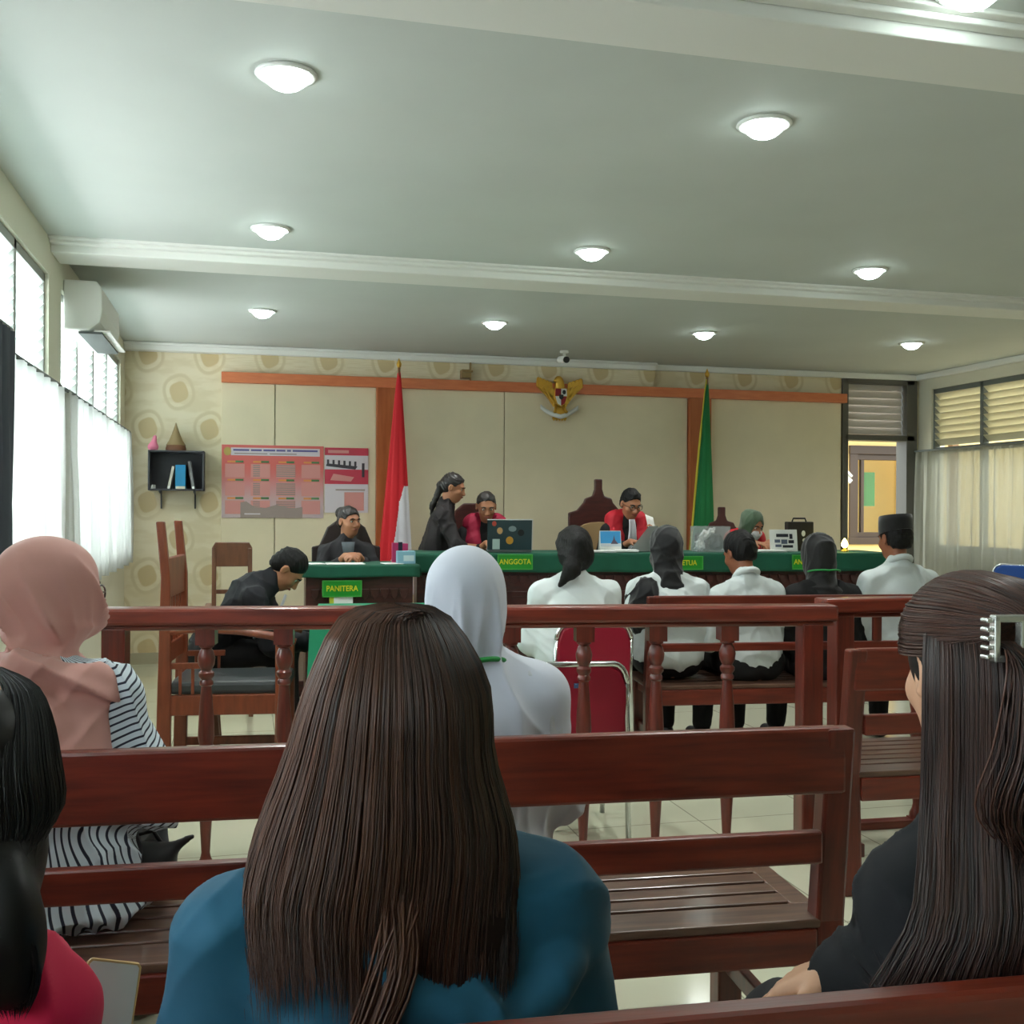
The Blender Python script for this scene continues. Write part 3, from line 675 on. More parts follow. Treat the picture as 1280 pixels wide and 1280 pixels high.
def baluster_profile(H):
    return [(.03, 0), (.03, .03), (.02, .05), (.016, .07), (.021, .16), (.029, .30), (.031, .35), (.026, .375), (.033, .39), (.033, .41), (.021, .425), (.021, .44), (.033, .455), (.033, .475), (.025, .49), (.031, .52), (.029, .58), (.022, .68), (.019, .715),
            (.026, .722), (.026, .733), (.02, .742), (.029, .755), (.029, .768), (.02, .778), (.03, .80), (.033, .825), (.026, .85), (.019, .862), (.028, .868), (.028, .88), (.02, .888)]
def balustrade(label, p, q, n, first=None, zt=1.025):
    p, q = Vector(p), Vector(q); L = (q-p).length; rz = math.atan2(q.y-p.y, q.x-p.x)
    r = thing('balustrade', label, 'balustrade', (p.x, p.y, 0), rz, 'turned wooden balustrades')
    part('handrail', MB().span((-.06, -.055, zt-.065), (L+.06, .055, zt)).span((-.05, -.04, zt-.085), (L+.05, .04, zt-.06)), wood, r, bevel=.012)
    for xa in (0, L-.085): part('newel_post', MB().span((xa, -.045, 0), (xa+.085, .045, zt-.075)), wood_v, r, bevel=.006)
    part('bottom_rail', MB().span((.08, -.03, 0), (L-.08, .03, .035)), wood, r, bevel=.004)
    for i in range(n):
        x = .085+(L-.17)*(i+1)/(n+1.02)
        m = MB().lathe([(a, .03+b*(.865/.888)) for a, b in baluster_profile(1)], (x, 0, 0), 18); m.span((x-.036, -.036, .885), (x+.036, .036, zt-.07)); m.span((x-.03, -.03, .0), (x+.03, .03, .04))
        part('baluster', m, wood_v, r, 'auto')
    return r
balustrade('carved wooden balustrade across the middle of the room, eight turned balusters', (-.5, 4.2, 0), (2.245, 3.80, 0), 8)
balustrade('second wooden balustrade right of the gap, mostly behind the woman with the hair clip', (2.50, 4.13, 0), (5.3, 3.98, 0), 7, zt=1.02)

# ------------------------------------------------------------ stacking chairs
def stack_chair(label, x, y, rz, fabric, tag_label=True, hb=.8):
    r = thing('stacking_chair', label, 'chair', (x, y, 0), rz, None)    # faces +y, back at y=0
    f = MB(); w = .2
    for s in (-1, 1):
        f.tube([(s*.22, .0, .0), (s*.215, .03, .4), (s*.2, -.01, .55), (s*w*.98, -.04, hb-.1)], .012, 10)
        f.tube([(s*.22, .48, 0), (s*.2, .38, .3), (s*.2, .3, .42), (s*.2, .02, .43)], .012, 10); f.tube([(s*.215, .035, .18), (s*.212, .43, .18)], .008, 8)
    f.tube([(-w*.98, -.04, hb-.1)]+[(-w*.98+.06*(1-math.cos(a)), -.045, hb-.1+.08*math.sin(a)) for a in np.linspace(.2, PI/2, 5)]+[(w*.98-.06*(1-math.cos(a)), -.045, hb-.1+.08*math.sin(a)) for a in np.linspace(PI/2, .2, 5)]+[(w*.98, -.04, hb-.1)], .013, 10)
    part('frame', f, chrome, r, True)
    out = [(-.185, hb-.42), (.185, hb-.42), (.195, hb-.12), (.17, hb-.05), (.12, hb-.022), (-.12, hb-.022), (-.17, hb-.05), (-.195, hb-.12)]
    part('backrest', MB().prism(out, -.055, -.01), fabric, r, bevel=.012)
    part('seat', MB().prism([(-.21, .02), (.21, .02), (.215, .4), (.17, .45), (-.17, .45), (-.215, .4)], .425, .475, 'xy'), fabric, r, bevel=.014)
    if tag_label: part('maker_label', MB().span((-.03, -.059, hb-.115), (.025, -.054, hb-.095)), M('blue_grey_label', (70, 90, 130), .4), r)
    return r
redv = M('wine_red_vinyl', (140, 12, 40), .42, bump=.04, bscale=120)
bluev = M('royal_blue_vinyl', (20, 84, 176), .42)
stack_chair('empty red stacking chair with its chrome framed back right behind the balustrade', 1.35, 4.17, -.1, redv, True, .785)
stack_chair('red stacking chair under the ponytailed woman in the white blouse', 1.77, 5.23, -.12, redv, False, .83)
stack_chair('blue stacking chair by the right hand curtain', 6.15, 7.35, 2.3, bluev, False, .98)

# ------------------------------------------------------------ carved chairs
def court_chair(name, label, x, y, z, rz, w, hb, kind, mat=darkwood, pad=None):
    """faces +y; back at y=0"""
    r = thing(name, label, 'chair', (x, y, z), rz, None); h = w/2
    if kind == 'crest': out = [(-h, .3), (h, .3), (h, hb*.80), (h*.72, hb*.815), (h*.5, hb*.86), (h*.45, hb*.885), (h*.2, hb*.9), (h*.13, hb*.94), (h*.13, hb), (-h*.13, hb), (-h*.13, hb*.94), (-h*.2, hb*.9), (-h*.45, hb*.885), (-h*.5, hb*.86), (-h*.72, hb*.815), (-h, hb*.80)]
    else: out = [(-h, .3), (h, .3), (h, hb*.82), (h*.78, hb*.83), (h*.55, hb*.95), (h*.25, hb), (-h*.25, hb), (-h*.55, hb*.95), (-h*.78, hb*.83), (-h, hb*.82)]
    part('backrest', MB().prism(out, -.045, .0), mat, r, bevel=.01)
    p = [(-h*.7, .5), (h*.7, .5)]+[(h*.7*math.cos(a), hb*.7+.07*math.sin(a)) for a in np.linspace(0, PI, 9)]
    part('back_cushion', MB().prism(p, -.002, .025), pad or mat, r, bevel=.008)
    part('seat', MB().span((-h, .0, .38), (h, .5, .44)), mat, r, bevel=.01); part('seat_cushion', MB().span((-h+.03, .02, .44), (h-.03, .49, .49)), pad or mat, r, bevel=.015)
    for sx in (-1, 1):
        part('leg', MB().span((sx*(h-.025)-.025, -.04, 0), (sx*(h-.025)+.025, .01, .38)), mat, r, bevel=.006); part('leg', MB().span((sx*(h-.025)-.025, .44, 0), (sx*(h-.025)+.025, .49, .38)), mat, r, bevel=.006)
        part('armrest', MB().bar((sx*(h-.02), 0, .68), (sx*(h-.02), .45, .64), .05, .035).span((sx*(h-.02)-.02, .4, .43), (sx*(h-.02)+.02, .44, .63)), mat, r, bevel=.006)
    return r
padb = M('brown_upholstery', (150, 122, 84), .7); padd = M('dark_upholstery', (62, 40, 36), .6)
court_chair('high_back_chair', 'tall dark carved chair with a stepped crest behind the middle judge', 3.05, 8.86, .18, PI-.07, .54, 1.49, 'crest', darkwood, padb)
court_chair('high_back_chair', 'dark carved chair with a narrow crest behind the judge in the green headscarf', 4.24, 8.86, .18, PI-.1, .5, 1.25, 'crest', M('maroon_carved_wood', (66, 26, 26), .4), padd)
court_chair('high_back_chair', 'dark chair mostly hidden behind the magenta bibbed judge at the laptop', 1.9, 8.86, .18, PI, .5, 1.27, 'round', darkwood, padd)
court_chair('high_back_chair', 'dark rounded chair behind the woman at the sign reading PANITERA', .80, 8.46, .12, PI, .54, 1.19, 'round', M('brown_black_wood', (46, 34, 32), .45), padd)

# left side chair seen edge on: tall back with two ears, arms, dark cushion; faces +y locally
def ear_chair(label, x, y, rz):
    r = thing('armchair', label, 'armchair', (x, y, 0), rz)
    redw = M('warm_red_wood', (112, 52, 30), .36, coat=.3, noise=1, nscale=4, nvec=(8, 8, 1.4), rgb2=(140, 70, 42))
    for s in (-1, 1):
        m = MB(); m.prism([(-.02, 0), (.05, 0), (.055, .5), (.05, 1.05), (.02, 1.33), (-.02, 1.33), (.005, 1.05), (-.01, .5)], s*.235-.02, s*.235+.02, 'yz'); part('back_post', m, redw, r, bevel=.006)
        part('front_leg', MB().span((s*.235-.025, .56, 0), (s*.235+.025, .62, .74)), redw, r, bevel=.006)
        a = [(s*.235, .03, .78), (s*.245, .2, .80), (s*.25, .4, .785), (s*.25, .58, .755), (s*.25, .66, .73)]
        part('armrest', MB().tube(a, [.02, .026, .028, .03, .024], 10, flat=.7), redw, r, True)
        part('side_rail', MB().span((s*.235-.015, .04, .37), (s*.235+.015, .58, .47)), redw, r, bevel=.005); part('side_stretcher', MB().span((s*.235-.012, .04, .12), (s*.235+.012, .58, .165)), redw, r, bevel=.005)
        sp = MB()
        for i in range(3): sp.span((s*.235-.008, .09+i*.06, .47), (s*.235+.008, .105+i*.06, .62))
        sp.span((s*.235-.01, .04, .6), (s*.235+.01, .25, .63)); part('arm_spindles', sp, redw, r, bevel=.003)
    part('lower_back_rail', MB().span((-.22, .0, .62), (.22, .035, .72)), redw, r, bevel=.006); part('upper_back_rail', MB().span((-.22, .01, .95), (.22, .04, 1.15)), redw, r, bevel=.006)
    sl = MB()
    for i in range(5): sl.span((-.16+i*.075, .012, .72), (-.14+i*.075, .03, .95))
    part('back_slats', sl, redw, r, bevel=.003)
    part('front_rail', MB().span((-.22, .56, .37), (.22, .6, .47)), redw, r, bevel=.005)
    part('cushion', MB().span((-.235, .04, .47), (.235, .62, .535)), M('charcoal_vinyl', (60, 64, 66), .4), r, bevel=.02, label='charcoal vinyl cushion')
    return r
ear_chair('empty wooden armchair with a charcoal cushion, side on, left of the bowed man', -.365, 5.72, -PI/2-.12)
def open_chair(label, x, y, rz):
    r = thing('side_chair', label, 'chair', (x, y, 0), rz)
    for s in (-1, 1):
        part('rear_leg', MB().bar((s*.16, .03, 0), (s*.16, -.03, 1.12), .04, .035), chairwood, r, bevel=.006); part('front_leg', MB().span((s*.17-.02, .38, 0), (s*.17+.02, .42, .43)), chairwood, r, bevel=.005)
    m = MB().prism([(-.18, .99), (.18, .99), (.18, 1.12), (.15, 1.16), (-.15, 1.16), (-.18, 1.12)], -.05, -.015)
    part('top_rail', m, chairwood, r, bevel=.006); part('cross_rail', MB().span((-.16, -.035, .8), (.16, -.01, .83)), chairwood, r, bevel=.004)
    part('seat', MB().span((-.2, -.01, .43), (.2, .43, .47)), M('grey_seat', (120, 118, 112), .5), r, bevel=.01)
    return r
o_ = open_chair('light brown wooden chair with an open back, by the panelling under the poster', -.07, 7.62, PI); o_.scale = (.76, .8, 1)
m = open_chair('light brown wooden chair under the bowed man in the black suit', -.16, 6.36, -PI/2)
m.scale = (1, 1, .72)

# ------------------------------------------------------------ desks
def cloth_desk(label, cx, cy, rz, w, d, z, over, name='desk', lower=0.):
    """front towards -y; wooden carved front, green cloth over the top"""
    r = thing(name, label, 'desk', (cx, cy, 0), rz)
    b = MB().span((-w/2+.03, -d/2+.03, .0), (w/2-.03, -d/2+.06, z-.02)).span((-w/2+.03, -d/2+.06, 0), (-w/2+.06, d/2-.02, z-.02)).span((w/2-.06, -d/2+.06, 0), (w/2-.03, d/2-.02, z-.02))
    part('desk_body', b, darkwood, r, bevel=.004); part('desk_top', MB().span((-w/2, -d/2, z-.03), (w/2, d/2, z)), darkwood, r, bevel=.005)
    n = max(1, round(w/.62)); c = MB()
    for i in range(n):
        x0 = -w/2+.05+(w-.1)*i/n; x1 = -w/2+.05+(w-.1)*(i+1)/n
        for (a0, a1, e0, e1) in ((x0+.04, x1-.04, .1, .14), (x0+.04, x1-.04, z-.32, z-.28), (x0+.04, x0+.08, .1, z-.28), (x1-.08, x1-.04, .1, z-.28)): c.span((a0, -d/2+.015, e0), (a1, -d/2+.035, e1))
    c.span((-w/2+.03, -d/2+.008, 0), (w/2-.03, -d/2+.032, .07)); k = int(w/.075)
    for i in range(k):
        xx = -w/2+.06+(w-.12)*(i+.5)/k; c.prism([(xx-.03, z-.16), (xx-.02, z-.21), (xx, z-.235), (xx+.02, z-.21), (xx+.03, z-.16)], -d/2+.012, -d/2+.032)
    part('carved_front', c, M('carved_wood_face', (64, 28, 24), .38, coat=.2), r, bevel=.003)
    rows = []; N = max(8, int(w/.05))
    xs = np.linspace(-w/2-.012, w/2+.012, N)
    for k2, zz in enumerate(np.linspace(z-over, z+.004, 6)):
        q = 1-k2/5; rows.append([(x, -d/2-.012-q*(.008+.006*math.sin(x*21)), zz+.003*math.sin(x*9)*q) for x in xs])
    rows.append([(x, -d/2+.03, z+.007) for x in xs]); rows.append([(x, d/2+.01, z+.007) for x in xs]); rows.append([(x, d/2+.014, z-.06) for x in xs])
    m = MB().loft(rows, closed=False, cap=False)
    for s in (-1, 1):
        ys = np.linspace(-d/2-.012, d/2+.012, 14); m.loft([[(s*(w/2+.013+.01*q), yy, z+.006-over*q) for yy in ys] for q in np.linspace(0, 1, 4)], closed=False, cap=False)
    o = part('tablecloth', m, greenc, r, True); so = o.modifiers.new('thickness', 'SOLIDIFY'); so.thickness = .003
    return r
JD = ((1.22+4.95)/2, (7.72+7.30)/2+.38); JR = math.atan2(7.30-7.72, 4.95-1.22); JW = math.hypot(4.95-1.22, .42)
jn = Vector((math.sin(JR), -math.cos(JR)))
JC = Vector(((1.22+4.95)/2, 7.51))-jn*.30
cloth_desk('long judges desk under a dark green cloth with a carved dark wood front', JC.x, JC.y, JR, JW, .60, 1.065, .135, 'judges_desk')
cloth_desk('lower green clothed desk at the left with the sign reading PANITERA', .80, 7.63, -.03, .80, .56, 1.0, .075, 'clerk_desk')
def onjd(s, back, z=1.075):                                # a spot on the judges desk: s along it from the left, back from the front edge
    e = Vector((math.cos(JR), math.sin(JR))); p = Vector((1.22, 7.72))+e*s-jn*back; return (p.x, p.y, z)
# prosecutors table with a long green cloth
r = thing('side_table', 'near table at the left hung with a bright green cloth, before the bowed man', 'table', (.78, 6.0, 0), -.1)
brightg = M('bright_green_cloth', (28, 142, 102), .75, noise=.1, nscale=5)
for sx in (-1, 1):
    for sy in (-1, 1): part('leg', MB().span((sx*.31-.03, sy*.6-.03, 0), (sx*.31+.03, sy*.6+.03, .77)), darkwood, r, bevel=.005)
part('table_top', MB().span((-.37, -.68, .765), (.37, .68, .795)), darkwood, r, bevel=.004)
rows = []; n = 120
def per(t, o, q):                                          # perimeter of the top, with hanging folds
    a, b = .385+o, .695+o; P_ = [(-a, -b), (a, -b), (a, b), (-a, b)]; t = t*4 % 4; i = int(t); u = t-i; p0, p1 = P_[i], P_[(i+1) % 4]
    nx, ny = ((0, -1), (1, 0), (0, 1), (-1, 0))[i]; w_ = .012*q*math.sin(t*2*PI*2.5)
    return (p0[0]+(p1[0]-p0[0])*u+nx*w_, p0[1]+(p1[1]-p0[1])*u+ny*w_)
for q in np.linspace(0, 1, 7): rows.append([(*per(k/n, .0+.015*q, q), .8-.33*q+.01*math.sin(k*.4)*q) for k in range(n)])
m = MB().loft(rows, cap=False); m.add([(*per(k/n, 0, 0), .8) for k in range(n)], [tuple(range(n))])
o = part('tablecloth', m, brightg, r, False); so = o.modifiers.new('thickness', 'SOLIDIFY'); so.thickness = .003

# ------------------------------------------------------------ name plates
def plate(label, s, loc, rz, w, h, tilt=0, size=.055):
    r = thing('name_plate', label, 'name plate', loc, rz)
    part('board', MB().span((-w/2, 0, 0), (w/2, .012, h)), greensign, r, bevel=.002)
    e = MB()
    for a, b in (((-w/2, -.003, 0), (w/2, 0, .008)), ((-w/2, -.003, h-.008), (w/2, 0, h)), ((-w/2, -.003, 0), (-w/2+.008, 0, h)), ((w/2-.008, -.003, 0), (w/2, 0, h))): e.span(a, b)
    part('border', e, M('pale_green_edge', (70, 160, 70), .4), r)
    t_ = text_mb(s, size, .002, .86); t_.v = [(x, y-.002, z+h/2) for x, y, z in t_.v]; part('lettering', t_, yellowl, r)
    return r
def onface(px_s, z): p = onjd(px_s, -.024, z); return p
plate('green sign reading ANGGOTA before the laptop, left part of the judges desk', 'ANGGOTA', onface(.755, .95), JR, .265, .115)
plate('green sign half hidden by the black headscarf, middle of the judges desk', 'KETUA', onface(2.08, .945), JR, .25, .105)
plate('green sign reading ANGGOTA at the right of the judges desk, partly hidden', 'ANGGOTA', onface(3.05, .945), JR, .265, .115)
plate('green sign reading PANITERA on the front of the lower left desk', 'PANITERA', (.665, 7.325, .79), -.03, .27, .115)
r = tag(part('paper_slip', MB().span((-.09, 0, 0), (.07, .006, .045)).span((-.09, -.001, .0), (-.06, .006, .045), 1), [paper, M('lime_slip_mark', (190, 200, 60), .6)]), 'small white paper slip under the sign reading PANITERA', 'paper'); r.location = (.67, 7.337, .745)

# ------------------------------------------------------------ flags
def flag(label, x, y, ztop, zbot, wid, mats, split, lean, fringe=None, base=True):
    r = thing('flag', label, 'flag', (x, y, 0))
    top = Vector((0, 0, ztop)); bot = Vector((lean, 0, .22))
    part('pole', MB().tube([bot, top], .013, 10), M('flag_pole_wood', (150, 110, 70), .4), r, True)
    part('finial', MB().lathe([(.012, 0), (.02, .015), (.024, .035), (.012, .06), (.003, .085)], tuple(top), 12), gold, r, True)
    part('stand', MB().lathe([(.16, .22), (.16, .245), (.06, .27), (.03, .36), (.018, .38)], (lean, 0, 0), 20), M('stand_wood', (90, 60, 40), .5), r, 'auto')
    rows = []; mi = []; n = 150; nz = 130; z0 = ztop-.02
    for i in range(nz+1):
        k = i/nz; z = z0+(zbot-z0)*k; w = wid*(.06+.94*k**.8); cx = lean*k+w*.02; row = []
        for j in range(n):
            a = 2*PI*j/n; c, s_ = math.cos(a), math.sin(a); f = 1+.16*k*math.sin(a*7+1+k*.8)+.05*math.sin(a*13)*k
            row.append((cx+w*.5*c*f, -.045*s_*f*(.25+k)-.0, z-.01*math.sin(a*3)*k))
        rows.append(row)
    m = MB().loft(rows)
    if split:
        idx = []
        for q, f in enumerate(m.f):
            c = np.mean([m.v[i] for i in f], 0); k = (z0-c[2])/(z0-zbot); w = wid*(.06+.94*k**.8); u = (c[0]-lean*k)/w+.5
            idx.append(1 if u > split(k) else 0)
        m.mi = idx
    part('cloth', m, mats, r, True)
    if fringe:
        part('fringe', MB().tube([(lean*k-wid*.5*(.06+.94*k**.8)-.008, -.02, z0+(zbot-z0)*k) for k in np.linspace(0, 1, 16)], [.006]*4+[.011]*12, 8), fringe, r, True)
    return r
def redsplit(k):
    if k < .52: return 2
    if k < .585: return .84-(k-.52)*3
    if k < .60: return .62
    return max(.30, .62-(k-.60)*1.05)
flag('red and white flag hanging in folds from a pole by the left pillar', 1.37, 9.55, 2.68, .62, .31, [M('flag_red', (214, 28, 40), .7), M('flag_white', (226, 222, 228), .7)], redsplit, -.04)
flag('green flag with a yellow fringe hanging by the right pillar', 4.40, 9.55, 2.70, .7, .27, [M('flag_green', (12, 118, 62), .7)], None, -.06, M('yellow_fringe', (206, 190, 60), .7))

# ------------------------------------------------------------ eagle emblem on the rail
r = thing('eagle_emblem', 'golden eagle emblem with a red and white shield, on the orange rail above the judges', 'emblem', (2.965, 9.79, 2.47))
b = Blob(); b.ell((0, 0, .03), (.07, .04, .12)).ell((0, -.005, .14), (.045, .035, .06)).ell((-.012, -.01, .185), (.035, .03, .035)).cap((-.03, -.02, .185), (-.062, -.024, .172), .014, .006)
soft('body', b, gold, r, .006)
for s in (-1, 1):
    m = MB()
    for i in range(8):                                     # long outer feathers standing up
        xt, zt, xb, zb = .095+.017*i, .165+.006*i, .05+.009*i, -.075+.014*i
        m.prism([(s*(xb-.012), zb), (s*(xb+.014), zb-.006), (s*(xt+.022), .09+.004*i), (s*(xt+.016), zt-.012), (s*xt, zt), (s*(xt-.016), zt-.02), (s*(xt-.02), .08)], -.022+.012*(i%2), .008)
    for i in range(6):                                     # shorter covering feathers
        xt, zt = .08+.019*i, .10+.006*i; m.prism([(s*(.045+.008*i), -.05+.015*i), (s*(.07+.01*i), -.055+.015*i), (s*(xt+.02), zt-.02), (s*xt, zt), (s*(xt-.016), zt-.02)], -.04+.011*(i%2), -.014)
    part('wing', m, gold, r, bevel=.003)
m = MB()
for i in range(5): a = (i-2)*.028; m.prism([(a*.5-.012, -.08), (a*.5+.012, -.08), (a+.016, -.19), (a, -.215), (a-.016, -.19)], -.012, .008)
part('tail', m, gold, r, bevel=.003)
for s in (-1, 1): part('claw', MB().tube([(s*.035, -.02, -.06), (s*.05, -.03, -.11), (s*.06, -.045, -.135)], [.016, .012, .016], 8), gold, r, True)
part('shield', MB().prism([(-.062, .10), (.062, .10), (.066, .0), (.04, -.055), (0, -.08), (-.04, -.055), (-.066, .0)], -.052, -.03), gold, r, bevel=.003)
er, ew = M('emblem_red', (150, 26, 36), .5), M('emblem_white', (220, 220, 216), .5)
part('shield_field', MB().prism([(-.055, .093), (-.001, .093), (-.001, .022), (-.058, .022)], -.057, -.05).prism([(.001, .018), (.058, .018), (.035, -.05), (.001, -.07)], -.057, -.05), er, r)
part('shield_field', MB().prism([(.001, .093), (.055, .093), (.058, .022), (.001, .022)], -.057, -.05).prism([(-.001, .018), (-.058, .018), (-.035, -.05), (-.001, -.07)], -.057, -.05), ew, r)
part('shield_centre', MB().prism([(-.022, .035), (.022, .035), (.02, .0), (0, -.014), (-.02, .0)], -.061, -.056).ball((.03, -.057, .06), (.018, .004, .022), 10), M('emblem_black', (30, 40, 42), .5), r)
pts = [(x, -.02-.02*math.cos(x*20), -.125-.05*(1-(x/.17)**2)+.03*abs(x/.17)) for x in np.linspace(-.19, .19, 21)]
m = MB(); rows = [[(x, y, z-.022) for x, y, z in pts], [(x, y-.004, z+.022) for x, y, z in pts]]; m.loft(rows, closed=False, cap=False)
o = part('ribbon', m, ew, r, True); so = o.modifiers.new('thickness', 'SOLIDIFY'); so.thickness = .008

# ------------------------------------------------------------ posters
pm = M('poster_red', (206, 84, 84), .45); t = NT(pm); x, y, z = t.xyz()      # printed red fading to pale grey
t.put(t.b.inputs['Base Color'], t.mix(t.step(z, .05, .5), rgba((200, 176, 180)), rgba((218, 106, 100))))
P1 = [pm, M('poster_white', (216, 206, 212), .45), M('poster_blue_line', (96, 92, 150), .5), M('poster_orange', (226, 150, 84), .5), M('poster_green', (84, 128, 80), .5), M('poster_grey', (158, 140, 134), .5), M('poster_pink', (214, 146, 140), .45), M('poster_olive', (186, 160, 84), .5), M('poster_dark', (72, 66, 74), .5), M('poster_crimson', (198, 62, 82), .45)]
m = MB().span((-.185, 0, 0), (.72, .006, .66))
def pr_(x0, x1, z0, z1, mi, e=.002): m.span((x0-.185, -e, z0), (x1-.185, .001, z1), mi)
pr_(.08, .87, .565, .635, 1); 
for k, (a, b_) in enumerate(((.10, .24), (.255, .35), (.365, .47), (.48, .56), (.575, .61), (.625, .85))): pr_(a, b_, .605, .622, 2, .004)
for a, b_ in ((.11, .40), (.42, .66)): pr_(a, b_, .578, .587, 5, .004)
m.prism([(-.185+.05+.033*math.cos(t_), .60+.038*math.sin(t_)) for t_ in np.linspace(0, 2*PI, 20, endpoint=False)], -.004, 0, mi=7)
for i in range(4):
    x0 = .03+i*.225
    for jz in range(3):
        z0 = .50-jz*.165; pr_(x0+.02, x0+.09, z0, z0+.016, 3, .004); pr_(x0+.09, x0+.16, z0, z0+.018, 4, .004)
        if i in (1, 2):
            for q in range(6): pr_(x0+(.0 if i == 2 else .02), x0+(.17 if i == 2 else .08), z0-.03-q*.019, z0-.019-q*.019, 5, .0045)
        pr_(x0, x0+.17, z0-.135, z0-.012, 6, .0015)
m.prism([(-.02, .0), (.53, .0), (.53, .10), (.44, .085), (.3, .12), (.2, .09), (.1, .10), (.03, .15), (-.02, .14)], -.005, 0, mi=5); pr_(.2, .34, .03, .042, 1, .008)
r = tag(part('poster', m, P1), 'wide red and white notice poster with rows of small tags, left on the cream panelling', 'poster'); r.location = (0, YB-.099, 1.31)
m = MB().span((0, 0, 0), (.40, .006, .60), 1)
def p2(x0, x1, z0, z1, mi, e=.002): m.span((x0, -e, z0), (x1, .001, z1), mi)
p2(0, .4, .53, .6, 9); p2(.03, .22, .55, .578, 6, .004); p2(0, .4, .265, .40, 9); p2(0, .4, .40, .53, 1, .003)
m.prism([(.01, .43), (.28, .40), (.30, .43), (.02, .455)], -.006, 0, mi=8)
for k in range(6): p2(.02+k*.05, .04+k*.05, .445-k*.003, .49-k*.003, 8, .005)
p2(.34, .365, .33, .46, 8, .006); m.prism([(.05, .30), (.24, .29), (.27, .33), (.08, .36)], -.004, 0, mi=6); p2(.1, .37, .205, .218, 5, .004); p2(.18, .36, .02, .19, 6, .003)
r = tag(part('poster', m, P1), 'narrower poster with a photo of a meeting, above the woman at the clerk desk', 'poster'); r.location = (.73, YB-.10, 1.36)

# ------------------------------------------------------------ wall shelf with books
r = thing('wall_shelf', 'small charcoal box shelf on the patterned wall at the left', 'shelf', (-.565, YB-.02, 1.55))
ch = M('charcoal_board', (64, 64, 70), .55); w, d_, h = .47, .26, .35
sb = MB().span((-w/2, -d_, 0), (w/2, 0, .015)).span((-w/2, -d_, h-.015), (w/2, 0, h)).span((-w/2, -d_, 0), (-w/2+.015, 0, h)).span((w/2-.015, -d_, 0), (w/2, 0, h)).span((-w/2, -.012, 0), (w/2, 0, h))
part('case', sb, ch, r, bevel=.002)
for s in (-.14, .15): part('bracket', MB().prism([(-.25, 0), (0, 0), (0, -.16), (-.015, -.16), (-.04, -.03), (-.25, -.015)], s-.006, s+.006, 'yz'), ch, r)
SX, SY, SZ = -.575, YB-.26, 1.5655
def book(label, x, lean, hh, th, mat, edge, nm='book'):
    r = thing(nm, label, 'book', (SX+x, SY, SZ)); r.rotation_euler = (0, lean, 0)
    part('cover', MB().span((-th/2, 0, 0), (th/2, .18, hh)), mat, r, bevel=.002); part('pages', MB().span((-th/2+.003, -.003, .0), (th/2-.003, .01, .022)), edge, r)
book('grey white thin book leaning right inside the wall shelf', -.055, .2, .2, .024, M('ivory_book', (206, 200, 188), .6), paper)
book('bright blue upright binder inside the wall shelf', .045, 0, .21, .085, M('blue_book', (24, 132, 180), .5), M('cream_pages', (220, 214, 190), .7))
book('dark grey thin book leaning left inside the wall shelf, right of the blue binder', .155, -.16, .245, .026, M('grey_book', (112, 112, 114), .6), paper)
tag(part('paper_bundle', MB().add([(SX-.20, SY-.02, SZ), (SX-.185, SY-.02, SZ), (SX-.17, SY+.12, SZ), (SX-.22, SY+.12, SZ), (SX-.19, SY-.0, SZ+.035), (SX-.185, SY-.0, SZ+.035), (SX-.17, SY+.12, SZ+.035), (SX-.21, SY+.12, SZ+.035)], [(3, 2, 1, 0), (4, 5, 6, 7), (0, 1, 5, 4), (1, 2, 6, 5), (2, 3, 7, 6), (3, 0, 4, 7)]), paper, None, bevel=.003), 'small white paper bundle at the left end inside the wall shelf', 'papers')
r = thing('pointed_ornament', 'brown pointed cone ornament on top of the wall shelf', 'ornament', (SX, YB-.16, 1.90))
part('base', MB().lathe([(.085, 0), (.088, .02), (.08, .05)], n=20), M('ornament_brown', (120, 78, 52), .6), r, 'auto')
part('cone', MB().lathe([(.085, .05), (.06, .09), (.035, .15), (.015, .21), (.003, .25)], n=20), M('ornament_tan', (150, 126, 88), .6), r, 'auto')
r = thing('pink_ornament', 'small bright pink ornament at the left end on top of the wall shelf', 'ornament', (SX-.19, YB-.18, 1.90))
pk = M('hot_pink', (236, 130, 160), .5); b = Blob(); b.ell((0, 0, .03), (.045, .035, .035)).cap((0, 0, .04), (.015, 0, .12), .03, .016); soft('figure', b, pk, r, .005)
part('foot', MB().span((-.035, -.02, 0), (.03, .02, .008)), M('pale_pink', (240, 190, 204), .5), r)

# ------------------------------------------------------------ air conditioner, camera, small wall things
r = thing('air_conditioner', 'white split air conditioner high on the left wall between the windows', 'air conditioner', (XL, 6.62, 2.44))
out = [(0, 0), (.14, 0), (.2, .05), (.215, .12), (.21, .25), (.18, .29), (0, .29)]
mm = MB(); mm.prism([(a, b_) for a, b_ in out], 0, .9, 'xz'); part('casing', mm, white, r, bevel=.01)
part('outlet_flap', MB().bar((.145, .03, -.012), (.145, .87, -.012), .13, .012), M('dark_vent', (90, 96, 96), .5), r); part('flap', MB().bar((.21, .03, .0), (.21, .87, .0), .09, .01), white, r)
r = thing('security_camera', 'small black and white security camera hanging from the ceiling above the emblem', 'camera', (2.86, 9.3, ZC))
part('mount', MB().lathe([(.04, 0), (.04, -.02), (.012, -.025), (.012, -.06)], n=14), white, r, 'auto'); part('housing', MB().tube([(-.02, .06, -.075), (.0, -.06, -.09)], .034, 14), white, r, 'auto'); part('lens', MB().tube([(0, -.06, -.09), (.002, -.072, -.0915)], .03, 14), blackm, r, 'auto')
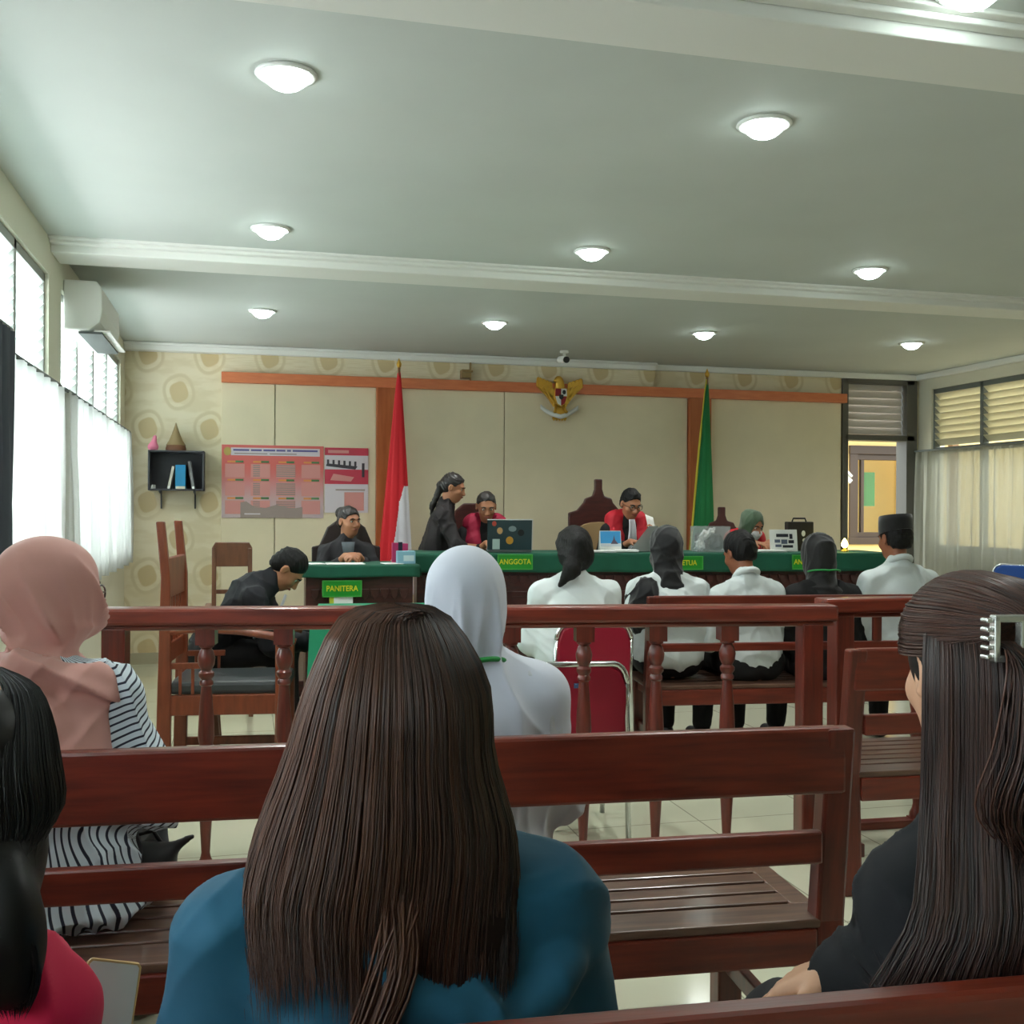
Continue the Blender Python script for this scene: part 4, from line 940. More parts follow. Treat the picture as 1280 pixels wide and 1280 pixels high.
tag(part('wall_bracket', MB().span((2.0, YB-.17, 2.64), (2.09, YB-.07, 2.72)).span((2.08, YB-.14, 2.62), (2.10, YB-.12, 2.79)).span((2.0, YB-.2, 2.69), (2.1, YB-.16, 2.71)), M('aged_brass', (150, 124, 80), .5), bevel=.004), 'small brassy bracket on the wallpaper above the rail, left of the emblem', 'bracket')

# ------------------------------------------------------------ things on the judges desk
def at_desk(s, back, rz=0, **k): return onjd(s, back), JR+rz
p, q = at_desk(.735, .16, -.08)
r = thing('laptop', 'open dark teal laptop with stickers on its lid, left part of the judges desk', 'laptop', p, q)
part('base', MB().span((-.17, -.02, 0), (.17, .21, .018)), M('laptop_grey', (120, 124, 126), .4, metal=.5), r, bevel=.004)
lid = part('lid', MB().span((-.17, -.008, 0), (.17, .0, .235)), M('laptop_teal', (46, 66, 72), .35), r, bevel=.004); lid.location = (0, -.022, .018); lid.rotation_euler = (.22, 0, 0)
for x, z, a, b_, nm, cc in ((-.118, .205, .017, .02, 'red', (190, 74, 60)), (-.075, .15, .022, .026, 'tan', (196, 150, 100)), (.0, .075, .028, .03, 'orange', (206, 146, 50)), (.02, .165, .03, .022, 'grey', (130, 146, 150)), (.085, .135, .025, .026, 'black', (24, 26, 30))):
    part('sticker', MB().prism([(x+a*math.cos(t_), z+b_*math.sin(t_)) for t_ in np.linspace(0, 2*PI, 16, endpoint=False)], -.0105, -.0075), M(f'{nm}_sticker', cc, .5), lid, label=f'round {nm} sticker')
part('sticker', MB().span((-.13, -.0105, .006), (-.075, -.0075, .085)), M('pale_sticker', (190, 206, 202), .5), lid, label='pale rectangular sticker')
part('lid_edge', MB().span((.168, -.009, .0), (.174, .001, .236)).span((-.17, -.009, .232), (.17, .001, .237)), M('silver_edge', (205, 205, 205), .35), lid)
p, q = at_desk(1.545, .24)
r = thing('desk_calendar', 'small standing calendar with a blue sky picture before the middle judge', 'calendar', p, q)
c = part('picture_card', MB().span((-.085, -.004, 0), (.085, .0, .16)), paper, r); c.rotation_euler = (-.2, 0, 0); c.location = (0, 0, .003)
sky_ = part('picture', MB().span((-.08, -.007, .05), (.08, -.004, .155)).span((-.08, -.0075, .035), (.08, -.004, .06), 1).prism([(.0, .055), (.06, .055), (.034, .09), (.028, .125), (.022, .09)], -.0085, -.004, mi=2), [M('print_sky', (64, 156, 216), .5), M('print_haze', (206, 214, 220), .5), M('print_roof', (96, 84, 104), .5)], c)
b_ = part('back_card', MB().span((-.085, 0, 0), (.085, .004, .155)), paper, r); b_.rotation_euler = (.25, 0, 0); b_.location = (0, .066, .002)
def sheets(label, s, back, w, d, n, rz, z=1.0745, seed=0):
    rr = np.random.default_rng(seed); m = MB()
    for i in range(n): a = rr.uniform(-.06, .06); m.box((rr.uniform(-.008, .008), rr.uniform(-.008, .008), .002+.0035*i), (w, d, .003), (0, 0, a))
    p = onjd(s, back, z); o = tag(part('paper_stack', m, paper), label, 'papers'); o.location = p; o.rotation_euler = (0, 0, JR+rz)
sheets('loose white papers on the judges desk below the blue sky calendar', 1.42, .1, .24, .16, 4, .1, seed=3)
sheets('stack of white papers in front of the middle judge, beside the clear stand', 1.64, .17, .18, .2, 5, -.1, seed=4)
sheets('white papers before the judge in the green headscarf', 2.80, .2, .22, .24, 4, .05, seed=5)
clear = M('clear_plastic', (205, 212, 214), .08, alpha=.25); 
p, q = at_desk(1.82, .24)
r = thing('clear_stand', 'clear acrylic document stand right of the middle judge papers', 'stand', p, q)
c = part('face', MB().prism([(-.13, 0), (.1, 0), (.1, .2), (.03, .2)], -.004, 0), M('grey_acrylic', (150, 156, 154), .15, alpha=.7), r); part('foot', MB().span((-.12, -.002, 0), (.1, .1, .005)), MATS['grey_acrylic'], r); part('strut', MB().bar((.06, .09, .005), (.06, .0, .17), .02, .004), MATS['grey_acrylic'], r)
p, q = at_desk(2.34, .22)
r = thing('clear_box', 'clear plastic box holding crumpled white wrapping, left of the judge in the green headscarf', 'box', p, q)
m = MB().span((-.13, -.1, 0), (.13, .1, .004))
for a, b2 in (((-.13, -.1, 0), (.13, -.097, .2)), ((-.13, .097, 0), (.13, .1, .2)), ((-.13, -.1, 0), (-.127, .1, .2)), ((.127, -.1, 0), (.13, .1, .2))): m.span(a, b2)
part('walls', m, clear, r)
p = (p[0], p[1], p[2]+.004)
r = thing('dark_bundle', 'dark bundle inside the clear plastic box', 'bundle', p, q); b = Blob(); b.ell((.05, 0, .06), (.06, .06, .06)).ell((.06, .01, .11), (.03, .04, .03)); soft('bundle', b, M('dark_bundle', (44, 38, 40), .6), r, .008, creases(4, .006, 60))
r = thing('crumpled_wrapping', 'crumpled white wrapping inside the clear plastic box', 'wrapping', p, q); b = Blob(); b.cap((-.1, 0, .03), (-.04, .02, .13), .025, .03).cap((-.09, -.04, .03), (-.07, .05, .06), .03, .02).cap((-.05, 0, .12), (.03, 0, .17), .03, .02); soft('wrapping', b, paper, r, .007, creases(7, .012, 70))
p, q = at_desk(2.95, .22)
r = thing('printed_board', 'small white standing card with dark print, right of the green headscarf judge', 'card', p, q)
c = part('card', MB().span((-.115, -.004, 0), (.115, 0, .175)), paper, r, bevel=.002); c.rotation_euler = (-.15, 0, 0)
m = MB()
for x0, x1, z0, z1, mi in ((-.06, .04, .115, .14, 0), (.05, .075, .1, .14, 0), (-.075, -.03, .07, .095, 1), (-.02, .03, .06, .095, 1), (.04, .085, .065, .09, 0), (-.07, -.02, .035, .055, 1), (-.01, .075, .03, .05, 0)): m.span((x0, -.006, z0), (x1, -.003, z1), mi)
part('print', m, [M('print_black', (40, 42, 52), .5), M('print_grey', (96, 104, 124), .5)], c); part('back_leg', MB().bar((0, .09, 0), (0, .026, .15), .06, .004), paper, r)
p, q = at_desk(3.16, .42)
r = thing('black_case', 'black upright case with two pale marks behind the printed white card', 'case', p, q)
part('case', MB().span((-.11, -.04, 0), (.11, .04, .235)), M('black_brown_case', (34, 28, 26), .5), r, bevel=.008); m = MB(); m.prism([(.02+.016*math.cos(t_), .14+.024*math.sin(t_)) for t_ in np.linspace(0, 2*PI, 14, endpoint=False)], -.043, -.039).prism([(.03+.018*math.cos(t_), .085+.016*math.sin(t_)) for t_ in np.linspace(0, 2*PI, 14, endpoint=False)], -.043, -.039)
part('marks', m, paper, r); part('handle', MB().tube([(-.06, 0, .235), (-.05, 0, .262), (.05, 0, .262), (.06, 0, .235)], .007, 8), blackm, r, True)
p, q = at_desk(3.45, .2)
r = thing('glowing_spot', 'small glowing yellow spot at the right end of the judges desk, by the doorway', 'lamp', p, q)  # glowing yellow shape added for a bright spot of unknown source
part('base', MB().lathe([(.03, 0), (.03, .01), (.012, .016), (.012, .03)], n=14), gold, r, 'auto'); part('glow_body', MB().lathe([(.01, .03), (.024, .045), (.026, .06), (.016, .085), (.004, .105)], n=14), M('warm_glow', (255, 240, 170), .4, emit=(255, 236, 120), es=30), r, True)

# things on the clerk desk
def slip(label, x, y, w, d, rz):
    m = MB().span((-w/2, -d/2, 0), (w/2, d/2, .002)).box((.004, .004, .003), (w, d, .002), (0, 0, .05)); o = tag(part('paper_sheet', m, paper), label, 'paper'); o.location = (x, y, 1.0085); o.rotation_euler = (0, 0, rz)
slip('white sheet under the clasped hands at the PANITERA desk', .70, 7.52, .26, .2, -.03); slip('small white sheet at the right of the PANITERA desk by the blue box', 1.03, 7.5, .13, .16, .1); slip('white sheet at the left edge of the PANITERA desk', .5, 7.55, .1, .16, .2)
r = thing('blue_box', 'pale blue box with a white print on the right end of the PANITERA desk', 'box', (1.13, 7.5, 1.0085), -.05)
part('box', MB().span((-.065, -.05, 0), (.065, .05, .09)), M('pale_blue_box', (140, 184, 204), .5), r, bevel=.004); part('print', MB().span((-.02, -.053, .02), (.055, -.049, .06)), M('pale_print', (205, 222, 226), .5), r)
r = thing('pink_packet', 'pink and dark packets standing just behind the pale blue box', 'packet', (1.10, 7.6, 1.0085), -.05)
part('packet', MB().span((-.055, -.02, 0), (-.01, .03, .145)).span((.02, -.02, 0), (.06, .03, .14)), M('magenta_packet', (176, 44, 96), .5), r, bevel=.004); part('dark_packet', MB().span((-.01, -.015, 0), (.02, .025, .15)), M('dark_packet', (40, 40, 60), .5), r)

# ------------------------------------------------------------ people at the judges' side
def seated(label, hx, hy_, bz, rz, **k):
    """places the person so that the head stands over (hx, hy_)"""
    f = Fig(label, (0, 0, bz), rz, **k); c, s_ = math.cos(rz), math.sin(rz)
    f.root.location = (hx-(c*f.hc[0]-s_*f.hc[1]), hy_-(s_*f.hc[0]+c*f.hc[1]), bz); return f
def loc(f, x, a, b):                                       # a point on the torso: across, up the spine, forward
    return f.H+f.x*x+f.d*a+f.T[:, 1]*b
def bib(f, mat, g=.018):
    B = Blob(); nk = f.neck
    for sx in (-1, 1):
        B.cap(loc(f, sx*.10, nk-.03, -.02), loc(f, sx*.115, nk-.17, .06), .062+g, .05+g, .04); B.cap(loc(f, sx*.115, nk-.17, .06), loc(f, sx*.11, .1, .075), .05+g, .055+g, .04)
        B.cap(loc(f, sx*.03, nk-.0, -.05), loc(f, sx*.10, nk-.03, -.02), .05+g, .062+g, .04)
    B.cap(loc(f, 0, nk+.05, .14), loc(f, 0, .1, .16), .036, .055, .01, True)
    soft('bib', B, mat, f.root, .008, creases(9, .003))
def jabot(f, mat):
    m = MB(); rows = []
    for k, a in enumerate(np.linspace(f.neck-.0, f.neck-.30, 8)):
        w = .026+.022*k/7; rows.append([loc(f, x*w, a, (.075+.03*math.sin(min(1, k/2.5)*1.5))+.045+.006*math.cos(x*9)) for x in np.linspace(-1, 1, 9)])
    m.loft(rows, closed=False, cap=False); o = part('jabot', m, mat, f.root, True); so = o.modifiers.new('thickness', 'SOLIDIFY'); so.thickness = .006
def collar(f):
    m = MB(); m.tube([f.N+np.array([.062*math.sin(a), -.005-.066*math.cos(a), .012-.02*math.cos(a)*-1-.03*(1-math.cos(a))*.5]) for a in np.linspace(-2.5, 2.5, 17)], [.012]+[.017]*15+[.012], 10); part('collar', m, shirtw, f.root, True)
def desk_arms(f, z, y=.36, spread=.16, hx=.07, fd=(0, 1, -.1), curl=.5):
    for sd, g in (('L', -1), ('R', 1)):
        f.arm(sd, f.S[sd]+np.array([g*.07, .1, -.25]), (g*hx, f.S[sd][1]+y, z), (-g*.6, .7, -.1), (0, 0, -1), curl)

# left judge, magenta bib, reading the laptop
f = seated('person in a black robe and magenta bib seated behind the laptop, looking down', 1.925, 8.40, .18, PI, seat=.53, lean=.14, hp=.35, hy=-.1, skin=skin)
desk_arms(f, .95); f.body(.0065); f.top(robe, 'robe', .022, seed=11, sleeves=1.75); bib(f, magc); f.legs_cloth(trouser); f.short_hair(M('greying_hair', (42, 38, 36), .5), .07, .006); f.face(M('greying_hair', (42, 38, 36), .5))
# middle judge, red bib, glasses, holding a sheet
f = seated('person with glasses, red bib and white jabot, in the middle behind the judges desk', 3.12, 8.25, .18, PI, seat=.56, lean=.12, hp=.4, hy=.15, skin=skin)
f.arm('R', f.S['R']+np.array([.09, .06, -.24]), (.1, f.S['R'][1]+.36, .965), (-.5, .8, 0), (0, 0, -1), .5)
f.arm('L', f.S['L']+np.array([-.09, .06, -.22]), (-.12, f.S['L'][1]+.28, 1.03), (.2, .7, .5), (.6, .2, -.3), .8)
f.body(.0065); f.top(robe, 'robe', .022, seed=12, sleeves=1.75); bib(f, redc); jabot(f, M('white_jabot', (226, 222, 230), .7)); f.legs_cloth(trouser); f.short_hair(hairblack, .062, .007, .008); f.face(); f.glasses()
c_, s_ = math.cos(PI), math.sin(PI); hp_ = f.root.location+Vector((.13, -(f.S['L'][1]+.38), 1.07)); 
o = tag(part('held_sheet', MB().loft([[(x, .02*math.cos(x*14)+k*.03, z) for x in np.linspace(-.05, .05, 9)] for k, z in enumerate(np.linspace(-.07, .08, 5))], closed=False, cap=False), paper, None, True), 'white sheet held up by the middle judge in the red bib', 'paper'); o.location = hp_; o.rotation_euler = (.2, .25, .5)
so = o.modifiers.new('thickness', 'SOLIDIFY'); so.thickness = .003
# right judge, green headscarf and mask
f = seated('person in a green headscarf, white face mask and red bib behind the judges desk', 4.105, 8.02, .18, PI, seat=.42, lean=.3, hp=.45, hy=.35, skin=skin, hs=.96, sh=.155)
desk_arms(f, .96, .3); f.body(.0065); f.top(robe, 'robe', .022, seed=13, sleeves=1.75); bib(f, M('bright_red_bib', (206, 20, 36), .7, bump=.2, bscale=25)); f.legs_cloth(trouser); f.face()
f.scarf(M('moss_green_scarf', (74, 96, 72), .75, sheen=.3), .12, .12, g=.014)
B = Blob(); B.ell(f.hpnt((0, .075, -.05)), (.056, .05, .055), f.R).cut(f.hpnt((0, .06, -.022)), f.R@np.array((0, -.25, 1)), .02).cut(f.hpnt((0, .06, -.05)), f.R@np.array((0, -1, 0)), .02); soft('face_mask', B, M('white_mask', (226, 224, 228), .7), f.root, .006, creases(2, .003, 60))
# clerk, dark blazer, hands clasped
f = seated('person in a dark blazer seated at the PANITERA desk with clasped hands', .79, 8.16, .12, PI, seat=.46, lean=.1, hp=.05, hy=.55, skin=skin, hs=.95, sh=.155)
for sd, g in (('L', -1), ('R', 1)): f.arm(sd, f.S[sd]+np.array([g*.085, .14, -.25]), (g*.05, f.S[sd][1]+.40, .93), (-g*.7, .6, .05), (-g*.3, -.3, -.8), .9)
f.body(.006); f.top(M('charcoal_blazer', (38, 35, 40), .75, bump=.3, bscale=18), 'blazer', .02, seed=14, sleeves=1.8); f.legs_cloth(trouser); f.face(); f.short_hair(M('brown_black_hair', (34, 28, 26), .45), .05, .008)
b = Blob(); b.ell(f.hpnt((0, -.1, .06)), (.05, .04, .05)); soft('hair_bun', b, MATS['brown_black_hair'], f.root, .006)
m = MB(); rows = []
for k, a in enumerate(np.linspace(f.neck-.02, f.neck-.26, 6)):
    w = .05-.035*k/5; rows.append([loc(f, x*w, a, .115+.03*min(1, k/2)) for x in (-1, -.3, .3, 1)])
m.loft(rows, closed=False, cap=False); o = part('blouse_front', m, M('slate_blouse', (84, 92, 98), .7), f.root, True); so = o.modifiers.new('thickness', 'SOLIDIFY'); so.thickness = .012
# standing helper in black beside the left judge
lg = {'L': (np.array([-.09, .1, .42]), np.array([-.1, -.02, .09])), 'R': (np.array([.09, .1, .42]), np.array([.1, -.02, .09]))}
f = seated('standing person in black with tied back hair, reaching across to the laptop', 1.64, 8.36, .0, -PI/2-.25, seat=.87, lean=.22, hp=.3, hy=-.1, legs=lg, skin=skin, hs=.95, sh=.155)
f.arm('R', f.S['R']+np.array([.1, .12, -.24]), (.10, f.S['R'][1]+.3, 1.09), (-.1, 1, -.05), (0, 0, -1), .4); f.arm('L', f.S['L']+np.array([-.03, .1, -.26]), (-.12, f.S['L'][1]+.3, 1.12), (0, 1, -.1), (0, 0, -1), .4)
f.body(.0065); f.top(M('faded_black_blouse', (34, 28, 30), .8, bump=.3, bscale=18), 'blouse', .024, seed=15, sleeves=1.25, amp=.006); f.legs_cloth(trouser); f.face(); hb_ = M('brown_black_hair', (34, 28, 26), .45); f.short_hair(hb_, .055, .01)
b = Blob(); b.ell(f.hpnt((0, -.1, .0)), (.035, .035, .035)).cap(f.hpnt((0, -.1, -.02)), f.hpnt((0, -.12, -.2)), .035, .022).cap(f.hpnt((0, -.12, -.2)), f.hpnt((0, -.1, -.32)), .022, .008); soft('ponytail', b, hb_, f.root, .006, creases(6, .003, 60))
# bowed man in the black suit at the left
f = seated('person in a black suit bowed forward beside the near green table, writing', .25, 6.20, 0, -PI/2-.12, seat=.48, lean=.72, neck=.53, hp=.95, hy=0, skin=skin, sh=.175)
f.arm('R', f.S['R']+np.array([.06, .12, -.25]), f.S['R']+np.array([-.06, .34, -.24]), (-.3, .9, -.2), (0, 0, -1), .7); f.arm('L', f.S['L']+np.array([-.06, .12, -.25]), f.S['L']+np.array([.04, .34, -.24]), (.2, .9, -.2), (0, 0, -1), .7)
f.body(.0065); f.top(suit, 'suit_jacket', .03, seed=16, sleeves=1.85, amp=.006, extra=lambda B: (B.ell(loc(f, 0, .4, -.05), (.15, .10, .14), f.T, .06), B.cap(f.N-f.d*.03, f.N+f.d*.035, .07, .066, .03))); f.legs_cloth(trouser); f.face(); f.short_hair(hairblack, .05, .009, .006); jabot(f, M('white_jabot', (226, 222, 230), .7))

# ------------------------------------------------------------ the row facing the judges
TW = -.12
f = seated('person with a black ponytail and white blouse on the red chair beyond the balustrade', 1.735, 5.46, 0, TW, seat=.46, lean=.08, hp=.15, hy=.1, skin=skinl, fat=1.22, sh=.18)
f.body(.007, legs=True); f.top(shirtw, 'blouse', .03, seed=21, sleeves=1.8, amp=.004); f.legs_cloth(trouser); f.face()
B = Blob(); B.ell(f.hpnt((0, -.02, .025)), (.098, .112, .104), f.R).ell(f.hpnt((0, -.06, -.04)), (.1, .075, .09), f.R).cut(f.hpnt((0, .06, .04)), f.R@np.array((0, .8, -.6)), .02)
B.cap(f.hpnt((-.01, -.11, .02)), f.hpnt((-.05, -.13, -.12)), .05, .045, .03).cap(f.hpnt((-.05, -.13, -.12)), f.hpnt((-.11, -.11, -.2)), .045, .015, .03); soft('hair', B, hairblack, f.root, .007, creases(8, .002, 40))
f = seated('person in a black headscarf falling over the left shoulder of a white shirt', 2.345, 5.63, 0, TW, seat=.46, lean=.06, hp=.25, skin=skinl, fat=1.16, sh=.17)
f.body(.007); f.top(shirtw, 'shirt', .03, seed=22, sleeves=1.8, amp=.004, hem=-.02); f.legs_cloth(trouser); f.face()
bs = M('black_scarf', (13, 13, 17), .8, sheen=.25)
o = f.scarf(bs, .1, .1, g=.016, seed=4)
B = Blob(); B.ell(f.S['L']+np.array([.035, -.01, -.03]), (.105, .115, .11)).ell(f.S['L']+np.array([.0, -.01, -.15]), (.085, .115, .12), None, .06); soft('scarf_end', B, bs, f.root, .007, creases(31, .006, 26))
f = seated('bare headed person with short black hair in a white shirt, middle of the far bench', 2.765, 5.55, 0, TW+.1, seat=.44, lean=.1, side=-.05, hp=.35, hy=.25, skin=skind, sh=.165)
f.body(.007); f.top(shirtw, 'shirt', .02, seed=23, sleeves=1.8, amp=.005, hem=-.03); f.legs_cloth(trouser); f.face(); f.short_hair(hairblack, .05, .012, .006)
collar(f)
f = seated('person all in black with a black headscarf, between the white shirt and the cap', 3.24, 5.50, 0, TW, seat=.42, lean=.1, hp=.3, skin=skinl, fat=1.1, sh=.165)
f.body(.007); f.top(blackcloth, 'black_top', .03, seed=24, sleeves=1.8); f.legs_cloth(trouser); f.face(); f.scarf(M('charcoal_scarf', (22, 21, 22), .8, sheen=.25), .16, .16, g=.018, seed=5)
m = MB(); m.tube([f.hpnt((.1*math.sin(a), -.02-.1*math.cos(a), -.115+.012*abs(math.sin(a)))) for a in np.linspace(-1.3, 1.3, 13)], .0055, 8); part('lanyard', m, greenstrap, f.root, True, label='green lanyard')
f = seated('person in a black rimless cap and white shirt, right end of the far bench', 3.69, 5.42, 0, TW+.02, seat=.46, lean=.05, neck=.55, hp=.12, hy=.15, skin=skind, fat=1.18, sh=.18, hs=1.03)
f.body(.007); f.top(shirtw, 'shirt', .022, seed=25, sleeves=1.8, amp=.005, hem=-.03); f.legs_cloth(trouser); f.face(); f.short_hair(hairblack, .03, .008)
collar(f)
m = MB(); rows = []
for z, k in ((.035, 1.0), (.06, 1.02), (.10, 1.0), (.125, .97), (.131, .93), (.128, .5), (.122, .1)): rows.append([f.hpnt((.085*k*math.cos(a), -.012+.106*k*math.sin(a)-.04*(z-.035), z+.02*math.sin(a)*-1*(z < .1)*.6)) for a in np.linspace(0, 2*PI, 32, endpoint=False)])
m.loft(rows); part('cap', m, M('black_velvet', (12, 11, 13), .95, sheen=.4), f.root, 'auto')

# ------------------------------------------------------------ people on the two near benches
stripe = M('striped_blouse_cloth', (216, 226, 232), .8, bump=.15, bscale=10); t = NT(stripe); a_ = t.attr('stripe')
fr = t.m('FRACT', a_); t.put(t.b.inputs['Base Color'], t.mix(t.m('MULTIPLY', t.step(fr, .0, .06), t.m('SUBTRACT', 1., t.step(fr, .30, .36))), rgba((212, 224, 232)), rgba((34, 40, 58))))
# white headscarf
f = seated('person in a long white headscarf on the long bench, seen from behind', .535, 2.575, 0, -.05, seat=.45, lean=.03, hp=.1, skin=skinl, fat=1.2, sh=.18)
f.body(.006); f.top(greyw, 'blouse', .03, seed=41, sleeves=1.8, h=.007, amp=.006, hem=-.03, extra=lambda B: B.ell(f.H+np.array([0, -.0, -.03]), (.21, .17, .1), None, .06)); f.legs_cloth(M('pale_skirt', (198, 200, 204), .8), 'skirt', skirt=True); f.face()
def wfold(P, N):
    x = P[:, 0]-f.hc[0]; z = P[:, 2]-f.hc[2]; y = P[:, 1]-f.hc[1]; ph = np.arctan2(x, -y)
    k = np.clip((.07-z)/.15, 0, 1); dn = np.clip((-.1-z)/.1, 0, 1)
    o = .011*k*(1-dn*.55)*((1-np.abs(np.sin(ph*3.6+.9+z*2+.5*np.sin(ph*2.3))))**2.2-.3)*2+.006*k*(1-dn)*((1-np.abs(np.sin(ph*6.1+2-z*5)))**2-.3)+.014*dn*((1-np.abs(np.sin(x*15+z*11-y*8)))**2.2-.3)
    return o
B = Blob(); R = f.R
B.ell(f.hpnt((0, -.018, .02)), (.1, .122, .112), R).ell(f.hpnt((0, -.03, -.07)), (.098, .098, .1), R, .05); B.cap(f.hpnt((0, -.035, -.13)), f.N-f.d*.06, .075, .10, .03)
c = f.N-f.d*.16; B.ell(c+np.array([0, -.01, .0]), (.19, .125, .12), f.T, .04); B.ell(c+np.array([0, -.04, -.08]), (.17, .1, .12), f.T, .04)
for sd in 'LR': B.cap(f.N-f.d*.05, f.S[sd], .08, .083, .03); B.cap(f.S[sd], f.S[sd]+(f.arms[sd][0]-f.S[sd])*.3, .083, .076, .03)
B.ell(f.hpnt((0, .125, -.01)), (.055, .06, .08), R, .012, True)
soft('headscarf', B, whiteh, f.root, .006, wfold)
m = MB(); m.tube([f.hpnt((.092*math.sin(a), -.03-.095*math.cos(a), -.150+.004*math.sin(a*3))) for a in np.linspace(-.1, 1.5, 13)], .0065, 8); part('lanyard', m, greenstrap, f.root, True, label='green lanyard')

# pink headscarf and striped blouse
f = seated('person in a pink headscarf and striped blouse on the long bench, turned right', -.437, 2.715, 0, -.2, seat=.465, lean=.04, hp=.05, hy=-.75, skin=skinl, fat=1.22, sh=.175)
f.arm('R', f.S['R']+np.array([.08, .02, -.25]), f.S['R']+np.array([.06, .24, -.28]), (-.4, .9, -.1), (0, 0, -1), .5)
f.body(.006); f.face(); f.glasses(M('brown_glasses', (70, 46, 36), .4))
def sattr(P):
    ang = np.arctan2(P[:, 0], -P[:, 1]+f.H[1]+.01*np.sin(P[:, 2]*18))
    s_ = ang*.185/.0185+.35*np.sin(P[:, 2]*14+1)+.2*np.sin(P[:, 2]*37+ang*3)
    for sd in 'LR':
        S, e = f.S[sd], f.arms[sd][0]; d = e-S; L = np.linalg.norm(d); d = d/L; u = (P-S)@d; r = np.linalg.norm((P-S)-np.clip(u, 0, L)[:, None]*d, axis=1)
        mk = (r < .095) & (np.abs(P[:, 0]) > .155) & (u > -.09); s_ = np.where(mk, (u+.25*(P[:, 1]-S[1]))/.0175, s_)
    return s_
f.top(stripe, 'blouse', .032, seed=42, sleeves=1.7, h=.005, amp=.012, hem=-.03, attrs={'stripe': sattr}, extra=lambda B: (B.ell(f.H+np.array([0.01, -.03, -.02]), (.215, .18, .10), None, .06), B.ell(f.H+np.array([.05, -.06, -.075]), (.23, .17, .05), None, .05)))
f.legs_cloth(M('dark_skirt', (40, 42, 52), .8), 'skirt', skirt=True)
def pfold(P, N):
    q = (P-f.hc)@f.R; x, y, z = q[:, 0], q[:, 1], q[:, 2]
    up = np.clip((z+.12)/.06, 0, 1); lo_ = 1-up; k = np.clip((.1-z)/.16, 0, 1)
    ph = np.arctan2(x, -y)
    a = .019*k*up*((1-np.abs(np.sin(2.6*ph+13*z+.6+.6*np.sin(ph*1.7))))**2.4-.25)*2+.006*k*up*((1-np.abs(np.sin(5.2*ph+19*z+2)))**2-.3)
    w = P-f.N; b = .016*lo_*((1-np.abs(np.sin(w[:, 0]*15+w[:, 2]*19+np.sin(w[:, 2]*14)*.8)))**2.2-.3)*1.6+.007*lo_*((1-np.abs(np.sin(w[:, 0]*33-w[:, 2]*21+1)))**2-.3)
    return a+b
B = Blob(); R = f.R
B.ell(f.hpnt((0, -.02, .025)), (.103, .128, .112), R).ell(f.hpnt((0, .0, -.065)), (.092, .105, .085), R, .05); B.cap(f.hpnt((0, -.03, -.12)), f.N-f.d*.04, .076, .085, .03)
c = f.N-f.d*.14; B.ell(c+np.array([0.02, -.02, -.02]), (.17, .13, .13), f.T, .04); B.ell(c+np.array([.03, -.065, -.12]), (.165, .13, .14), f.T, .04)
k0 = f.N+np.array([-.0, -.14, -.035])
B.ell(k0, (.05, .035, .03), None, .012); B.cap(k0, f.N+np.array([.15, -.05, -.07]), .034, .05, .012); B.cap(k0+np.array([.0, .0, -.0]), f.N+np.array([.07, -.13, -.16]), .036, .05, .012); B.cap(k0, f.N+np.array([-.16, -.03, -.01]), .03, .04, .012)
B.cap(f.N+np.array([.07, -.13, -.16]), f.N+np.array([.1, -.11, -.22]), .05, .045, .012)
B.ell(f.hpnt((0, .128, -.01)), (.056, .06, .085), R, .012, True)
soft('headscarf', B, pinkh, f.root, .006, pfold)
hb = thing('handbag', 'black handbag tip showing at the right side of the striped blouse', 'handbag', (-.235, 2.80, .4485), .3)
b = Blob(); b.ell((0, 0, .055), (.08, .06, .055)).cap((.04, -.02, .08), (.11, -.03, .115), .018, .008); soft('bag', b, blackm, hb, .007); part('strap', MB().tube([(-.05, 0, .10), (-.03, 0, .13), (.02, 0, .135), (.04, 0, .10)], .006, 8), blackm, hb, True)

# teal top, long brown hair, seen from right behind
f = seated('person in a teal top with long straight brown hair, seen from behind in the foreground', .174, 1.235, 0, .06, seat=.44, lean=.04, hp=.08, skin=skinl, fat=1.12, sh=.178)
f.body(.006); f.face()
def tealx(B):
    n = f.N
    pts = spline([n+np.array(p) for p in ((-.11, -.075, -.07), (-.03, -.105, -.13), (.05, -.118, -.18), (.11, -.11, -.195), (.18, -.075, -.15))], 14)
    for p, q in zip(pts[:-1], pts[1:]): B.cap(p, q, .024, .024, .018)
    pts = spline([n+np.array(p) for p in ((-.16, -.06, -.13), (-.05, -.108, -.21), (.06, -.115, -.255), (.17, -.075, -.24))], 12)
    for p, q in zip(pts[:-1], pts[1:]): B.cap(p, q, .022, .022, .02)
f.top(teal, 'teal_top', .03, seed=51, sleeves=1.7, h=.006, amp=.004, extra=tealx); f.legs_cloth(trouser)
hc = f.hc
def hair_base(f, prims, name='hair_under'):
    B = Blob(); B.ell(f.hpnt((0, -.018, .018)), (.086, .104, .09), f.R)
    for p in prims: B.ell(f.hc+np.array(p[0]), p[1], None, .05)
    B.cut(f.hpnt((0, .072, .0)), f.R@np.array((0, 1, -.15)), .02)
    return B
B = hair_base(f, [((-.005, -.055, -.09), (.108, .075, .12)), ((-.02, -.085, -.2), (.125, .055, .09)), ((.03, -.10, -.27), (.09, .04, .09))]); me_ = soft('hair_under', B, hairbrown, f.root, .007)
P_ = []; T_ = []; R_ = []
